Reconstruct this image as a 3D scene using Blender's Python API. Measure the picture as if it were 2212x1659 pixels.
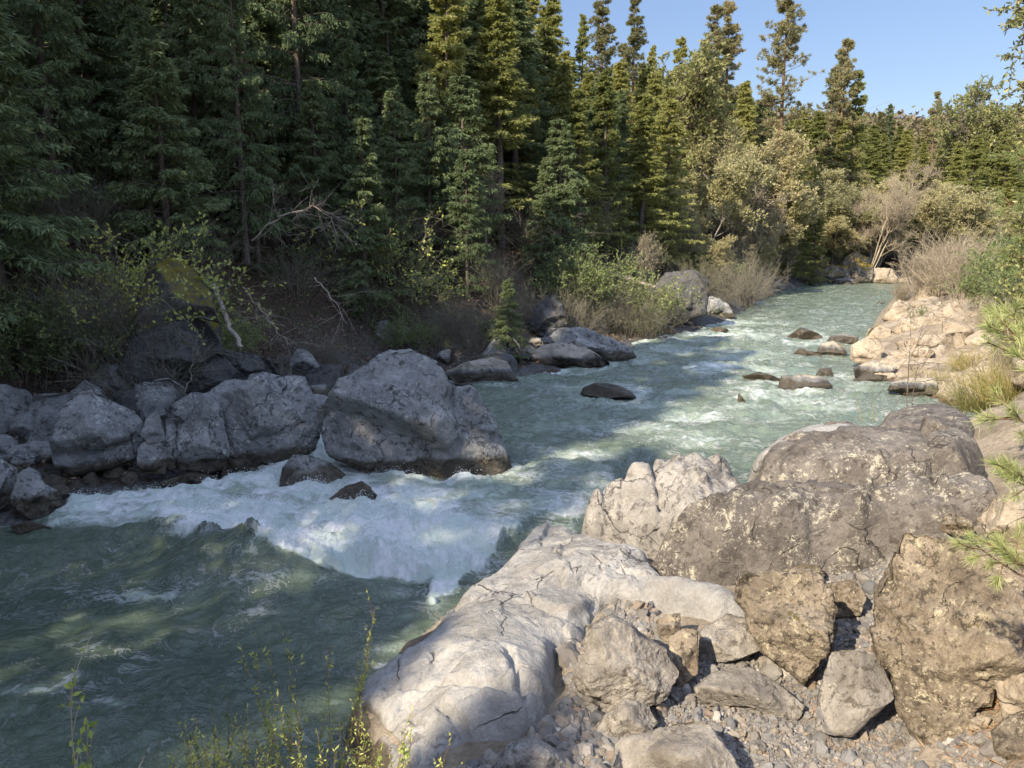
import bpy, bmesh, math, random
import numpy as np
from mathutils import Vector
sc = bpy.context.scene
for o in list(bpy.data.objects): bpy.data.objects.remove(o)
C = sc.collection

# ------------------------------------------------------------------ camera
F = 1671.0; CX, CY = 1106.0, 829.5; HZ = 510.0; CAMZ = 5.0
PITCH = math.atan((CY-HZ)/F)
cam = bpy.data.cameras.new('camera'); camo = bpy.data.objects.new('camera', cam); C.objects.link(camo)
camo.location = (0, 0, CAMZ); camo.rotation_euler = (math.pi/2-PITCH, 0, 0)
cam.sensor_width = 36; cam.lens = 36*F/2212.0; cam.clip_start = 0.1; cam.clip_end = 3000
sc.camera = camo
sc.render.resolution_x = 1024; sc.render.resolution_y = 768

# ------------------------------------------------------------------ sky and sun
SUN_EL = math.radians(36); SX, SY = -0.66, -0.75
w = bpy.data.worlds.new("World"); sc.world = w; w.use_nodes = True
nt = w.node_tree; nt.nodes.clear()
out = nt.nodes.new('ShaderNodeOutputWorld'); bg = nt.nodes.new('ShaderNodeBackground')
sky = nt.nodes.new('ShaderNodeTexSky'); sky.sky_type = 'NISHITA'; sky.sun_disc = False
sky.sun_elevation = SUN_EL; sky.sun_rotation = math.atan2(SX, SY); sky.air_density = 1.0; sky.dust_density = 0.2; sky.ozone_density = 1.5
sky.altitude = 800
bg.inputs[1].default_value = 0.15
tint = nt.nodes.new('ShaderNodeMix'); tint.data_type = 'RGBA'; tint.blend_type = 'MULTIPLY'; tint.inputs[0].default_value = 1; tint.inputs[7].default_value = (1.30, 0.96, 0.76, 1)  # daylight balance of the camera
nt.links.new(sky.outputs[0], tint.inputs[6]); tcw = nt.nodes.new('ShaderNodeTexCoord'); spw = nt.nodes.new('ShaderNodeSeparateXYZ'); rmp = nt.nodes.new('ShaderNodeValToRGB'); m2 = nt.nodes.new('ShaderNodeMix'); m2.data_type = 'RGBA'; m2.blend_type = 'MULTIPLY'; m2.inputs[0].default_value = 1
nt.links.new(tcw.outputs['Generated'], spw.inputs[0]); nt.links.new(spw.outputs[2], rmp.inputs[0])
_e = rmp.color_ramp.elements
while len(_e) < 5: _e.new(.5)
for _i, (_p, _c) in enumerate([(0.0, (.125, .15, .20)), (.15, (.14, .178, .225)), (.27, (.168, .215, .28)), (.38, (.25, .30, .37)), (.62, (1, 1, 1))]): _e[_i].position = _p; _e[_i].color = (*_c, 1)
nt.links.new(tint.outputs[2], m2.inputs[6]); nt.links.new(rmp.outputs[0], m2.inputs[7]); nt.links.new(m2.outputs[2], bg.inputs[0]); nt.links.new(bg.outputs[0], out.inputs[0])
sl = bpy.data.lights.new('sun', 'SUN'); sl.energy = 2.0; sl.angle = math.radians(0.53); sl.color = (1.0, 0.87, 0.68)
so = bpy.data.objects.new('sun', sl); C.objects.link(so)
_n = math.hypot(SX, SY); SD = Vector((SX/_n*math.cos(SUN_EL), SY/_n*math.cos(SUN_EL), math.sin(SUN_EL)))
so.rotation_euler = SD.to_track_quat('Z', 'Y').to_euler(); so.location = (-20, -20, 40)
sc.view_settings.view_transform = 'Standard'; sc.view_settings.look = 'None'
sc.view_settings.exposure = 2.3; sc.view_settings.gamma = 1
sc.cycles.max_bounces = 6; sc.cycles.transparent_max_bounces = 4

# ------------------------------------------------------------------ numeric helpers
def ray(u, v):
    dx = (np.asarray(u, float)-CX)/F; dz = -(np.asarray(v, float)-CY)/F
    return dx, math.cos(PITCH)+math.sin(PITCH)*dz, -math.sin(PITCH)+math.cos(PITCH)*dz
def U(u, v, z=0.0):                       # photo pixel (2212 wide) and height -> ground x, y
    dx, dy, dz = ray(u, v); t = (z-CAMZ)/dz
    return dx*t, dy*t
def UD(u, v, D):                          # photo pixel at forward distance D -> x, z
    dx, dy, dz = ray(u, v); t = D/dy
    return dx*t, CAMZ+dz*t
def proj(x, y, z):                        # world -> photo pixel
    z = z-CAMZ; f = y*math.cos(PITCH)-z*math.sin(PITCH); up = y*math.sin(PITCH)+z*math.cos(PITCH)
    f = np.where(f < 0.05, 0.05, f)
    return CX+F*x/f, CY-F*up/f
def _h(ix, iy, iz, seed):
    h = (ix*np.int64(374761393)+iy*np.int64(668265263)+iz*np.int64(2147483647 & 1274126177)+np.int64(seed*1013904223 % 2147483647)) & 0xffffffff
    h = ((h ^ (h >> 13))*np.int64(1274126177)) & 0xffffffff
    h = ((h ^ (h >> 16))*np.int64(2246822519)) & 0xffffffff
    return ((h ^ (h >> 15)) & 0xffff)/32767.5-1.0
def vnoise(P, seed=0):
    P = np.asarray(P, float); I = np.floor(P); f = P-I; I = I.astype(np.int64); f = f*f*f*(f*(f*6-15)+10)
    x, y, z = I[:, 0], I[:, 1], I[:, 2]; r = 0
    for a in (0, 1):
        wx = f[:, 0] if a else 1-f[:, 0]
        for b in (0, 1):
            wy = wx*(f[:, 1] if b else 1-f[:, 1])
            for c in (0, 1):
                r = r+wy*(f[:, 2] if c else 1-f[:, 2])*_h(x+a, y+b, z+c, seed)
    return r
_R = np.array([[0.36, 0.48, -0.8], [-0.8, 0.6, 0.0], [0.48, 0.64, 0.6]])
def fbm(P, oct=4, seed=0, gain=0.5, ridged=False):
    P = np.asarray(P, float); s = 0; a = 1; t = 0
    for k in range(oct):
        n = vnoise(P, seed+k*7)
        if ridged: n = 1-2*np.abs(n)
        s = s+a*n; t += a; a *= gain; P = (P@_R.T)*2.03+11.3
    return s/t
def sstep(a, b, x): t = np.clip((x-a)/(b-a), 0, 1); return t*t*(3-2*t)
def XYZ(x, y, z=0): return np.stack([x, y, np.zeros_like(x)+z], 1)
def seg_dist(px, py, poly, closed=False):
    n = len(poly); best = np.full(px.shape, 1e9); side = np.zeros(px.shape)
    for i in range(n if closed else n-1):
        ax, ay = poly[i]; bx, by = poly[(i+1) % n]; ex, ey = bx-ax, by-ay
        t = np.clip(((px-ax)*ex+(py-ay)*ey)/(ex*ex+ey*ey+1e-12), 0, 1)
        d = np.hypot(px-ax-t*ex, py-ay-t*ey); m = d < best-1e-9
        best = np.where(m, d, best); side = np.where(m, np.sign(ex*(py-ay)-ey*(px-ax)), side)
    return best, side
def inside(px, py, poly):
    r = np.zeros(px.shape, bool); n = len(poly)
    for i in range(n):
        ax, ay = poly[i]; bx, by = poly[(i+1) % n]
        c = (ay > py) != (by > py)
        with np.errstate(divide='ignore', invalid='ignore'):
            r ^= c & (px < (bx-ax)*(py-ay)/(by-ay+1e-15)+ax)
    return r
def sdf(px, py, poly):
    d, _ = seg_dist(px, py, poly, True); return np.where(inside(px, py, poly), d, -d)
class RBF:
    def __init__(s, pts, lam=0.02):
        s.p = np.array([(a, b) for a, b, c in pts], float); z = np.array([c for a, b, c in pts], float)
        D = np.hypot(s.p[:, None, 0]-s.p[None, :, 0], s.p[:, None, 1]-s.p[None, :, 1])
        n = len(z); A = np.zeros((n+1, n+1)); A[:n, :n] = np.sqrt(D*D+0.02)-lam*np.eye(n); A[n, :n] = 1; A[:n, n] = 1
        s.w = np.linalg.solve(A, np.append(z, 0))
    def __call__(s, x, y):
        r = np.full(x.shape, s.w[-1])
        for (a, b), w_ in zip(s.p, s.w[:-1]): r += w_*np.sqrt((x-a)**2+(y-b)**2+0.02)
        return r

# ------------------------------------------------------------------ object helpers
def mesh_from(name, V, faces, smooth=True, mat=None, attrs=None):
    V = np.asarray(V, np.float32); faces = [np.asarray(f, np.int32) for f in faces if len(f)]
    me = bpy.data.meshes.new(name); me.vertices.add(len(V)); me.vertices.foreach_set('co', V.ravel())
    nl = sum(f.size for f in faces); npoly = sum(len(f) for f in faces)
    me.loops.add(nl); me.loops.foreach_set('vertex_index', np.concatenate([f.ravel() for f in faces]))
    me.polygons.add(npoly); st = []; o = 0
    for f in faces:
        k = f.shape[1]; st.append(np.arange(len(f))*k+o); o += f.size
    me.polygons.foreach_set('loop_start', np.concatenate(st).astype(np.int32))
    me.update(calc_edges=True)
    me.polygons.foreach_set('use_smooth', np.full(npoly, smooth))
    for k, a in (attrs or {}).items():
        at = me.attributes.new(k, 'FLOAT', 'POINT'); at.data.foreach_set('value', np.asarray(a, np.float32))
    if mat: me.materials.append(mat)
    me.update(); return me
def link(name, me, parent=None, loc=(0, 0, 0)):
    o = bpy.data.objects.new(name, me); C.objects.link(o); o.location = loc
    if parent: o.parent = parent
    return o
def tag(o, label=None, cat=None, group=None, kind=None):
    if label: o['label'] = label
    if cat: o['category'] = cat
    if group: o['group'] = group
    if kind: o['kind'] = kind
    return o
def copy_tree(o, parent=None):
    c = o.copy(); C.objects.link(c); c.parent = parent
    for ch in [x for x in o.children]: copy_tree(ch, c)
    return c

# ------------------------------------------------------------------ materials
class NT:
    def __init__(s, name):
        s.m = bpy.data.materials.new(name); s.m.use_nodes = True; s.t = s.m.node_tree; s.t.nodes.clear()
        s.out = s.n('OutputMaterial'); s.tc = s.n('TexCoord'); s.geo = s.n('NewGeometry')
    def n(s, typ, **kw):
        nd = s.t.nodes.new('ShaderNode'+typ)
        for k, v in kw.items(): setattr(nd, k, v)
        return nd
    def l(s, a, b): s.t.links.new(a, b)
    def put(s, sock, v):
        if hasattr(v, 'is_output'): s.l(v, sock)
        elif isinstance(v, (tuple, list)): sock.default_value = (*v, 1) if len(v) == 3 and sock.type == 'RGBA' else v
        else: sock.default_value = v
    def mapping(s, vec, scale=(1, 1, 1), rot=(0, 0, 0), loc=(0, 0, 0)):
        nd = s.n('Mapping'); s.l(vec, nd.inputs[0]); nd.inputs[1].default_value = loc; nd.inputs[2].default_value = rot; nd.inputs[3].default_value = scale
        return nd.outputs[0]
    def noise(s, vec, scale, detail=5, rough=0.55, dist=0.0):
        nd = s.n('TexNoise'); s.l(vec, nd.inputs['Vector']); nd.inputs['Scale'].default_value = scale
        nd.inputs['Detail'].default_value = detail; nd.inputs['Roughness'].default_value = rough; nd.inputs['Distortion'].default_value = dist
        return nd.outputs[0]
    def noisec(s, vec, scale, detail=3):
        nd = s.n('TexNoise'); s.l(vec, nd.inputs['Vector']); nd.inputs['Scale'].default_value = scale; nd.inputs['Detail'].default_value = detail
        return nd.outputs[1]
    def vor(s, vec, scale, feature='F1', out=0, rnd=1.0):
        nd = s.n('TexVoronoi', feature=feature); s.l(vec, nd.inputs['Vector']); nd.inputs['Scale'].default_value = scale
        nd.inputs['Randomness'].default_value = rnd
        return nd.outputs[out]
    def mp(s, v, a, b, c=0.0, d=1.0, smooth=True):
        nd = s.n('MapRange', interpolation_type='SMOOTHSTEP' if smooth else 'LINEAR')
        for i, q in enumerate((v, a, b, c, d)): s.put(nd.inputs[i], q)
        return nd.outputs[0]
    def math(s, op, a, b=0.0, c=0.0):
        nd = s.n('Math', operation=op)
        for i, q in enumerate((a, b, c)): s.put(nd.inputs[i], q)
        return nd.outputs[0]
    def mix(s, f, a, b, bt='MIX'):
        nd = s.n('Mix', data_type='RGBA', blend_type=bt); s.put(nd.inputs[0], f); s.put(nd.inputs[6], a); s.put(nd.inputs[7], b)
        return nd.outputs[2]
    def ramp(s, v, stops):
        nd = s.n('ValToRGB'); s.l(v, nd.inputs[0]); e = nd.color_ramp.elements
        while len(e) < len(stops): e.new(0.5)
        for i, (p, c) in enumerate(stops): e[i].position = p; e[i].color = (*c, 1)
        return nd.outputs[0]
    def bump(s, h, strength=0.5, dist=0.02, normal=None):
        nd = s.n('Bump'); nd.inputs['Strength'].default_value = strength; nd.inputs['Distance'].default_value = dist
        s.l(h, nd.inputs['Height'])
        if normal: s.l(normal, nd.inputs['Normal'])
        return nd.outputs[0]
    def prin(s, col, rough=0.9, spec=0.25, normal=None, **kw):
        nd = s.n('BsdfPrincipled'); s.put(nd.inputs['Base Color'], col); s.put(nd.inputs['Roughness'], rough); s.put(nd.inputs['Specular IOR Level'], spec)
        if normal: s.l(normal, nd.inputs['Normal'])
        for k, v in kw.items(): s.put(nd.inputs[k], v)
        return nd.outputs[0]
    def done(s, sh): s.l(sh, s.out.inputs[0]); return s.m

def rock_mat(name, c1, c2, spot=(0.08, 0.07, 0.06), spot_amt=0.5, lichen=(0.6, 0.58, 0.42), lich_amt=0.0, crack=0.5, scale=1.0,
             moss=0.0, mosscol=(0.16, 0.13, 0.02), wet=None, band=None, rough=0.9, strata=0.0, bumps=1.0, rust=0.0):
    M = NT(name); P = M.geo.outputs['Position']
    warp = M.n('VectorMath', operation='MULTIPLY_ADD'); nc = M.noisec(P, 1.3*scale, 4)
    M.l(nc, warp.inputs[0]); warp.inputs[1].default_value = (0.5/scale,)*3; M.l(P, warp.inputs[2]); PW = warp.outputs[0]
    big = M.noise(P, 0.9*scale, 6, 0.6); mid = M.noise(PW, 4.0*scale, 8, 0.65); fine = M.noise(P, 26*scale, 6, 0.7); grain = M.noise(P, 110*scale, 3, 0.6)
    if strata:
        st = M.noise(M.mapping(P, (1.5*scale, 1.5*scale, 9*scale), (0.5, 0.35, 0)), 2.2, 6, 0.6)
    col = M.mix(M.mp(M.math('ADD', M.math('MULTIPLY', big, 0.6), M.math('MULTIPLY', mid, 0.4)), 0.36, 0.64), c1, c2)
    if strata: col = M.mix(M.math('MULTIPLY', M.mp(st, 0.45, 0.62), strata), col, tuple(x*0.55 for x in c1))
    col = M.mix(M.mp(fine, 0.35, 0.75, 0.0, 0.45), col, tuple(x*0.45 for x in c1))
    col = M.mix(M.mp(grain, 0.55, 0.8, 0.0, 0.4), col, tuple(min(1, x*1.5+0.03) for x in c2))
    sp = M.math('MULTIPLY', M.mp(M.noise(PW, 7*scale, 9, 0.72), 0.52, 0.58), M.mp(M.noise(P, 1.1*scale, 3), 0.62-0.35*spot_amt, 0.75-0.35*spot_amt))
    col = M.mix(M.math('MULTIPLY', sp, 0.8), col, spot)
    if lich_amt:
        b1 = M.mp(M.noise(PW, 5.5*scale, 10, 0.78), 0.60-0.07*lich_amt, 0.625-0.07*lich_amt)
        b2 = M.mp(M.noise(P, 17*scale, 8, 0.75), 0.60-0.05*lich_amt, 0.63-0.05*lich_amt)
        reg = M.mp(M.noise(PW, 1.3*scale, 5, 0.65), 0.60-0.2*lich_amt, 0.68-0.2*lich_amt, 0.15, 1)
        lm = M.math('MULTIPLY', M.math('MAXIMUM', b1, b2), reg)
        col = M.mix(M.math('MULTIPLY', lm, 0.85), col, lichen)
    if rust:
        col = M.mix(M.math('MULTIPLY', M.mp(M.noise(PW, 1.7*scale, 7, 0.7), 0.56, 0.66), rust), col, (0.24, 0.13, 0.055))
    h = M.math('ADD', M.math('MULTIPLY', mid, 1.6), M.math('ADD', M.math('MULTIPLY', fine, 0.55), M.math('MULTIPLY', grain, 0.12)))
    if crack:
        w2 = M.n('VectorMath', operation='MULTIPLY_ADD'); M.l(M.noisec(P, 0.8*scale, 5), w2.inputs[0]); w2.inputs[1].default_value = (1.6/scale,)*3; M.l(P, w2.inputs[2]); cd = M.vor(M.mapping(w2.outputs[0], (1, .7, 1.5), (.4, .5, 0)), 0.75*scale, 'DISTANCE_TO_EDGE'); ck = M.mp(M.math('ADD', cd, M.math('MULTIPLY', M.noise(P, 8*scale, 4), 0.02)), 0.008, 0.024, 1, 0)
        ck = M.math('MULTIPLY', ck, M.mp(M.noise(P, 1.3*scale, 3), 0.48, 0.58))
        ck = M.math('MULTIPLY', ck, crack)
        col = M.mix(ck, col, (0.035, 0.03, 0.025)); h = M.math('SUBTRACT', h, M.math('MULTIPLY', ck, 1.2))
    if moss:
        nz = M.n('SeparateXYZ'); M.l(M.geo.outputs['Normal'], nz.inputs[0])
        mm = M.math('MULTIPLY', M.mp(nz.outputs[2], 0.1, 0.6), M.mp(M.noise(PW, 1.6*scale, 8, 0.7), 0.72-0.4*moss, 0.78-0.4*moss))
        mc = M.mix(M.noise(P, 22, 4), mosscol, tuple(x*2.0 for x in mosscol)); col = M.mix(mm, col, mc); h = M.math('ADD', h, M.math('MULTIPLY', M.math('MULTIPLY', mm, fine), 1.4))
    if band or wet is not None:
        sz = M.n('SeparateXYZ'); M.l(P, sz.inputs[0]); z = M.math('ADD', sz.outputs[2], M.math('MULTIPLY', M.math('SUBTRACT', M.noise(P, 2.0, 5), 0.5), 0.35))
    rr = rough
    if band:  # pale scoured band above the waterline
        bm = M.math('MULTIPLY', M.mp(z, band[0], band[0]+0.06), M.mp(z, band[1], band[1]+0.25, 1, 0)); col = M.mix(M.math('MULTIPLY', bm, 0.65), col, band[2])
    if wet is not None:
        wm = M.mp(z, wet, wet+0.12, 1, 0); col = M.mix(wm, col, M.mix(1.0, col, (0.36, 0.31, 0.24), 'MULTIPLY')); rr = M.mp(wm, 0, 1, rough, 0.35)
    patch = M.mp(M.noise(PW, 1.4*scale, 6, 0.7), 0.42, 0.60); col = M.mix(M.math('MULTIPLY', patch, 0.45), col, M.mix(1.0, col, (0.52, 0.50, 0.47), 'MULTIPLY'))
    nrm = M.bump(h, 0.9, 0.05*bumps/scale)
    return M.done(M.prin(col, rr, 0.3, nrm))

def leaf_mat(name, cols, trans=0.3, rough=0.6, obj_var=0.25):
    M = NT(name); r = M.geo.outputs['Random Per Island']
    n = len(cols); c = M.ramp(r, [(i/(n-1), q) for i, q in enumerate(cols)])
    oi = M.n('ObjectInfo'); v = M.mp(oi.outputs['Random'], 0, 1, 1-obj_var, 1+obj_var, False)
    hs = M.n('HueSaturation'); M.l(c, hs.inputs['Color']); M.l(v, hs.inputs['Value'])
    M.l(M.mp(oi.outputs['Random'], 0, 1, 0.515, 0.485, False), hs.inputs['Hue'])
    d = M.prin(hs.outputs[0], rough, 0.3); tr = M.n('BsdfTranslucent'); M.l(hs.outputs[0], tr.inputs[0])
    mx = M.n('MixShader'); mx.inputs[0].default_value = trans; M.l(d, mx.inputs[1]); M.l(tr.outputs[0], mx.inputs[2])
    return M.done(mx.outputs[0])
def bark_mat(name, c1, c2, lich=0.3):
    M = NT(name); P = M.tc.outputs['Object']
    a = M.noise(M.mapping(P, (6, 6, 1.2)), 3, 6, 0.65); b = M.noise(P, 3, 5)
    col = M.mix(M.mp(a, 0.35, 0.65), c1, c2); col = M.mix(M.mp(b, 0.6, 0.7, 0, lich), col, (0.3, 0.3, 0.26))
    return M.done(M.prin(col, 0.95, 0.1, M.bump(a, 0.9, 0.04)))

MT = {}
MT['pale'] = rock_mat('pale_rock', (0.29, 0.28, 0.26), (0.42, 0.405, 0.38), (0.13, 0.12, 0.115), 0.28, lich_amt=0.0, crack=0.75, wet=0.12, rust=0.12)
MT['outcrop'] = rock_mat('cracked_pale_rock', (0.24, 0.225, 0.205), (0.40, 0.375, 0.34), (0.09, 0.08, 0.075), 0.75, (0.55, 0.5, 0.38), 0.3, crack=0.9, wet=0.12, scale=1.2)
MT['lichen'] = rock_mat('dark_lichen_rock', (0.10, 0.087, 0.077), (0.20, 0.177, 0.156), (0.05, 0.042, 0.036), 0.6, (0.43, 0.40, 0.31), 0.70, crack=0.7, moss=0.12, scale=1.3)
MT['sunrock'] = rock_mat('warm_bank_rock', (0.30, 0.25, 0.19), (0.46, 0.39, 0.295), (0.13, 0.10, 0.08), 0.6, (0.5, 0.45, 0.3), 0.3, crack=0.5, wet=0.12, rust=0.2)
MT['boulder'] = rock_mat('weathered_brown_rock', (0.15, 0.12, 0.088), (0.35, 0.288, 0.212), (0.045, 0.037, 0.027), 0.95, (0.46, 0.41, 0.28), 0.65, crack=0.35, moss=0.2, scale=1.8, rust=0.2, bumps=1.5)
MT['greyb'] = rock_mat('grey_foreground_rock', (0.20, 0.18, 0.155), (0.37, 0.335, 0.285), (0.08, 0.065, 0.05), 0.6, (0.48, 0.44, 0.33), 0.3, crack=0.3, scale=1.8, rust=0.2, bumps=1.2)
MT['grey'] = rock_mat('grey_river_rock', (0.19, 0.195, 0.195), (0.39, 0.388, 0.375), (0.06, 0.056, 0.052), 0.65, (0.50, 0.50, 0.46), 0.6, crack=0.6, wet=0.40, scale=1.0, bumps=1.5)
MT['greyband'] = rock_mat('banded_river_rock', (0.15, 0.152, 0.155), (0.27, 0.27, 0.265), (0.06, 0.058, 0.055), 0.5, (0.4, 0.4, 0.38), 0.3, crack=0.3, wet=0.3, band=(0.42, 0.8, (0.42, 0.37, 0.29)))
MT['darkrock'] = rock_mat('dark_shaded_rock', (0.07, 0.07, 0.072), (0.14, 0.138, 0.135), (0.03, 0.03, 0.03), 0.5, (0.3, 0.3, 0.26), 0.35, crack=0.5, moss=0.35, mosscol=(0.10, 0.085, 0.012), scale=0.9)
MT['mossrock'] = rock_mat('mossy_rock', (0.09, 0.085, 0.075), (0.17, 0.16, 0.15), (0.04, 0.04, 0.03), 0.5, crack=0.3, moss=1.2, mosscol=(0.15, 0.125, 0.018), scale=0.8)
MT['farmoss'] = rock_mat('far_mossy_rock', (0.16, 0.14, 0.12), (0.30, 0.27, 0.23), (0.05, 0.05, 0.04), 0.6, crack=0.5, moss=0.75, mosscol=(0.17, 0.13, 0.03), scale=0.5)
MT['wetpale'] = rock_mat('wet_tan_rock', (0.13, 0.10, 0.07), (0.24, 0.19, 0.14), (0.05, 0.04, 0.03), 0.5, crack=0.4, wet=0.1, rust=.3, rough=.6)
MT['wet'] = rock_mat('wet_brown_rock', (0.055, 0.045, 0.032), (0.11, 0.09, 0.065), (0.02, 0.018, 0.014), 0.5, crack=0.3, rough=0.35)
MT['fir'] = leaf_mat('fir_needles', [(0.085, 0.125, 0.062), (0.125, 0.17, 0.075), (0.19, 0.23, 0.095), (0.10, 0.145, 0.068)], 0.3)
MT['firlit'] = leaf_mat('sunlit_fir_needles', [(0.17, 0.20, 0.065), (0.28, 0.30, 0.09), (0.40, 0.39, 0.14), (0.21, 0.25, 0.08)], 0.45)  # fir needles with sunlight put into the colour, paler and yellower
MT['pine'] = leaf_mat('pine_needles', [(0.16, 0.19, 0.075), (0.27, 0.27, 0.12), (0.42, 0.34, 0.20), (0.20, 0.23, 0.10)], 0.4)
MT['bluepine'] = leaf_mat('blue_green_needles', [(0.035, 0.065, 0.045), (0.06, 0.10, 0.065), (0.085, 0.13, 0.08)], 0.2)
MT['oak'] = leaf_mat('olive_leaves', [(0.18, 0.20, 0.07), (0.27, 0.28, 0.11), (0.38, 0.36, 0.15)], 0.45)
MT['spring'] = leaf_mat('pale_spring_leaves', [(0.26, 0.24, 0.11), (0.36, 0.34, 0.16), (0.48, 0.44, 0.24), (0.30, 0.31, 0.13)], 0.45)
MT['yleaf'] = leaf_mat('yellow_green_leaves', [(0.30, 0.35, 0.07), (0.42, 0.46, 0.11), (0.56, 0.58, 0.18)], 0.4)
MT['willow'] = leaf_mat('willow_leaves', [(0.09, 0.135, 0.045), (0.16, 0.215, 0.07), (0.27, 0.31, 0.11)], 0.35)
MT['brown'] = leaf_mat('brown_buds', [(0.17, 0.145, 0.09), (0.28, 0.24, 0.14), (0.37, 0.33, 0.20)], 0.3)
MT['live'] = leaf_mat('glossy_leaves', [(0.16, 0.17, 0.06), (0.28, 0.28, 0.10), (0.46, 0.42, 0.2)], 0.3, 0.4)
MT['needle'] = leaf_mat('long_pine_needles', [(0.20, 0.26, 0.08), (0.30, 0.36, 0.13), (0.44, 0.46, 0.22)], 0.4, 0.45)
MT['deadneedle'] = leaf_mat('fallen_needles', [(0.3, 0.13, 0.05), (0.5, 0.25, 0.1), (0.6, 0.38, 0.2)], 0.1)
MT['grass'] = leaf_mat('dry_grass', [(0.20, 0.22, 0.05), (0.35, 0.32, 0.11), (0.45, 0.36, 0.18)], 0.3)
MT['litter'] = leaf_mat('leaf_litter', [(0.08, 0.05, 0.035), (0.16, 0.095, 0.06), (0.24, 0.155, 0.10), (0.10, 0.11, 0.035)], 0.05)
MT['bark'] = bark_mat('fir_bark', (0.07, 0.055, 0.045), (0.17, 0.14, 0.12))
MT['redbark'] = bark_mat('reddish_pine_bark', (0.09, 0.05, 0.035), (0.25, 0.15, 0.10), 0.1)
MT['greybark'] = bark_mat('pale_grey_bark', (0.18, 0.16, 0.145), (0.34, 0.31, 0.29))
MT['twig'] = bark_mat('grey_twigs', (0.15, 0.135, 0.10), (0.27, 0.25, 0.19))
MT['tantwig'] = bark_mat('tan_twigs', (0.27, 0.225, 0.16), (0.43, 0.37, 0.28), 0.0)
MT['whitewood'] = bark_mat('bleached_wood', (0.22, 0.185, 0.15), (0.42, 0.36, 0.30), 0.0)

# ------------------------------------------------------------------ terrain
def UL(*pts): return [tuple(float(q) for q in U(u, v, 0)) for u, v in pts]
LB = [(-60, -52), (-22, -26), (-16.3, -13), (-14, -4), (-12.8, 3), (-11.5, 8)]+UL((0, 1140), (130, 1112), (300, 1062), (470, 1035), (690, 972), (820, 880), (960, 835), (1110, 822), (1310, 790), (1400, 745), (1590, 690), (1650, 640), (1770, 612), (1940, 606))+[(80, 98), (140, 92), (300, 130)]
RB = [(-50, -64), (-18, -28), (-12.3, -15), (-9.5, -6), (-6.5, 0)]+[tuple(float(q) for q in U(a, b, c)) for a, b, c in [(900, 1740, 0), (800, 1600, .1), (770, 1500, .1), (945, 1320, .2), (1105, 1185, .3), (1250, 1120, .6), (1260, 1040, 1.2), (1440, 978, 1.6), (1610, 985, 1.55), (1740, 925, 1.8), (1900, 905, 2.0), (1960, 880, 1.6), (2060, 880, 1.5), (2130, 860, .6)]]+UL((2060, 850), (1850, 800), (1870, 730), (1900, 680), (1935, 640), (1950, 620))+[(60, 84), (130, 74), (300, 100)]
_rp = []
for u, v, z in [(760, 1640, .2), (1000, 1640, .45), (1200, 1560, .5), (1500, 1550, .55), (1800, 1640, .55), (1880, 1560, .55), (1980, 1590, .6), (2000, 1650, .68), (2212, 1650, 1.1), (1880, 1330, .7), (1850, 1240, .8), (2212, 1400, 1.3), (2212, 1150, 1.9),
                (2212, 900, 2.1), (2150, 870, 1.7), (1650, 1300, .6), (1400, 1320, .55), (1900, 1050, .6), (1500, 1080, .3), (2212, 760, 1.7), (2100, 790, .7), (2100, 660, 1.9), (1980, 660, 1.4), (1950, 720, .9), (2212, 640, 2.6)]:
    x, y = U(u, v, z); _rp.append((float(x), float(y), z))
_rp += [(0, 1.2, 3.3), (-3, 1.0, 2.6), (3.2, 1.0, 3.3), (8, 4, 3.0), (14, 12, 2.8), (20, 22, 2.7), (24, 30, 2.7), (34, 45, 2.7), (55, 62, 3), (0, -6, 4.5), (-12, -12, 5), (12, -10, 7), (-3, 4.5, 0.9), (0.6, 4.3, 0.7), (2.3, 4.4, 0.65), (3.3, 4.5, 0.8), (-9, -2, 1.0), (30, 5, 6), (60, 40, 5), (100, 60, 5)]
right_rbf = RBF(_rp)
def ground(x, y, detail=True):
    x = np.asarray(x, float); y = np.asarray(y, float)
    d, s = seg_dist(x, y, LB); dL = d*s; d, s = seg_dist(x, y, RB); dR = -d*s
    P = XYZ(x, y)
    t = sstep(12, 45, x); slope = 0.62*(1-t)+0.20*t; cap = 9.5*(1-t)+30*t+9*sstep(-6, -30, x)
    n = fbm(P*0.12, 3, 5); n2 = fbm(P*0.6, 4, 9)
    dl = np.maximum(dL, 0); near = 1-sstep(6, 24, x); step = np.interp(dl, [0, 1.0, 3.0, 4.6, 7.0, 60], [0, 0.05, 0.40, 1.5, 4.2, 4.2+52*0.5])-0.45*dl*sstep(7, 30, dl)*0.0; hl = 0.4*sstep(0, 1.5, dl)*(1-near)+((1-near)*cap*np.tanh(slope*dl/cap)+near*np.where(step > 4.2, 4.2+cap*np.tanh((step-4.2)/cap), step))*(1+0.16*n*sstep(2, 8, dl))+n2*0.45*sstep(0, 4, dl)
    hr = np.minimum(right_rbf(x, y), 0.08+1.3*np.maximum(dR, 0)+0.02*np.maximum(dR, 0)**2)+n2*0.05*sstep(0, 2, dR)+sstep(12, 22, np.hypot(x, y))*sstep(0, 1.5, dR)*(np.abs(n2)*0.7-0.1)
    z = np.where(dL > 0, hl, np.where(dR > 0, hr, -np.minimum(1.3, 0.25+0.45*np.minimum(-dL, -dR))))
    if detail: z = z+fbm(P*2.6, 3, 3)*np.where(dL > 0, 0.14, 0.03)
    return z, dL, dR
def gz(x, y): return float(ground(np.array([x]), np.array([y]))[0][0])
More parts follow.
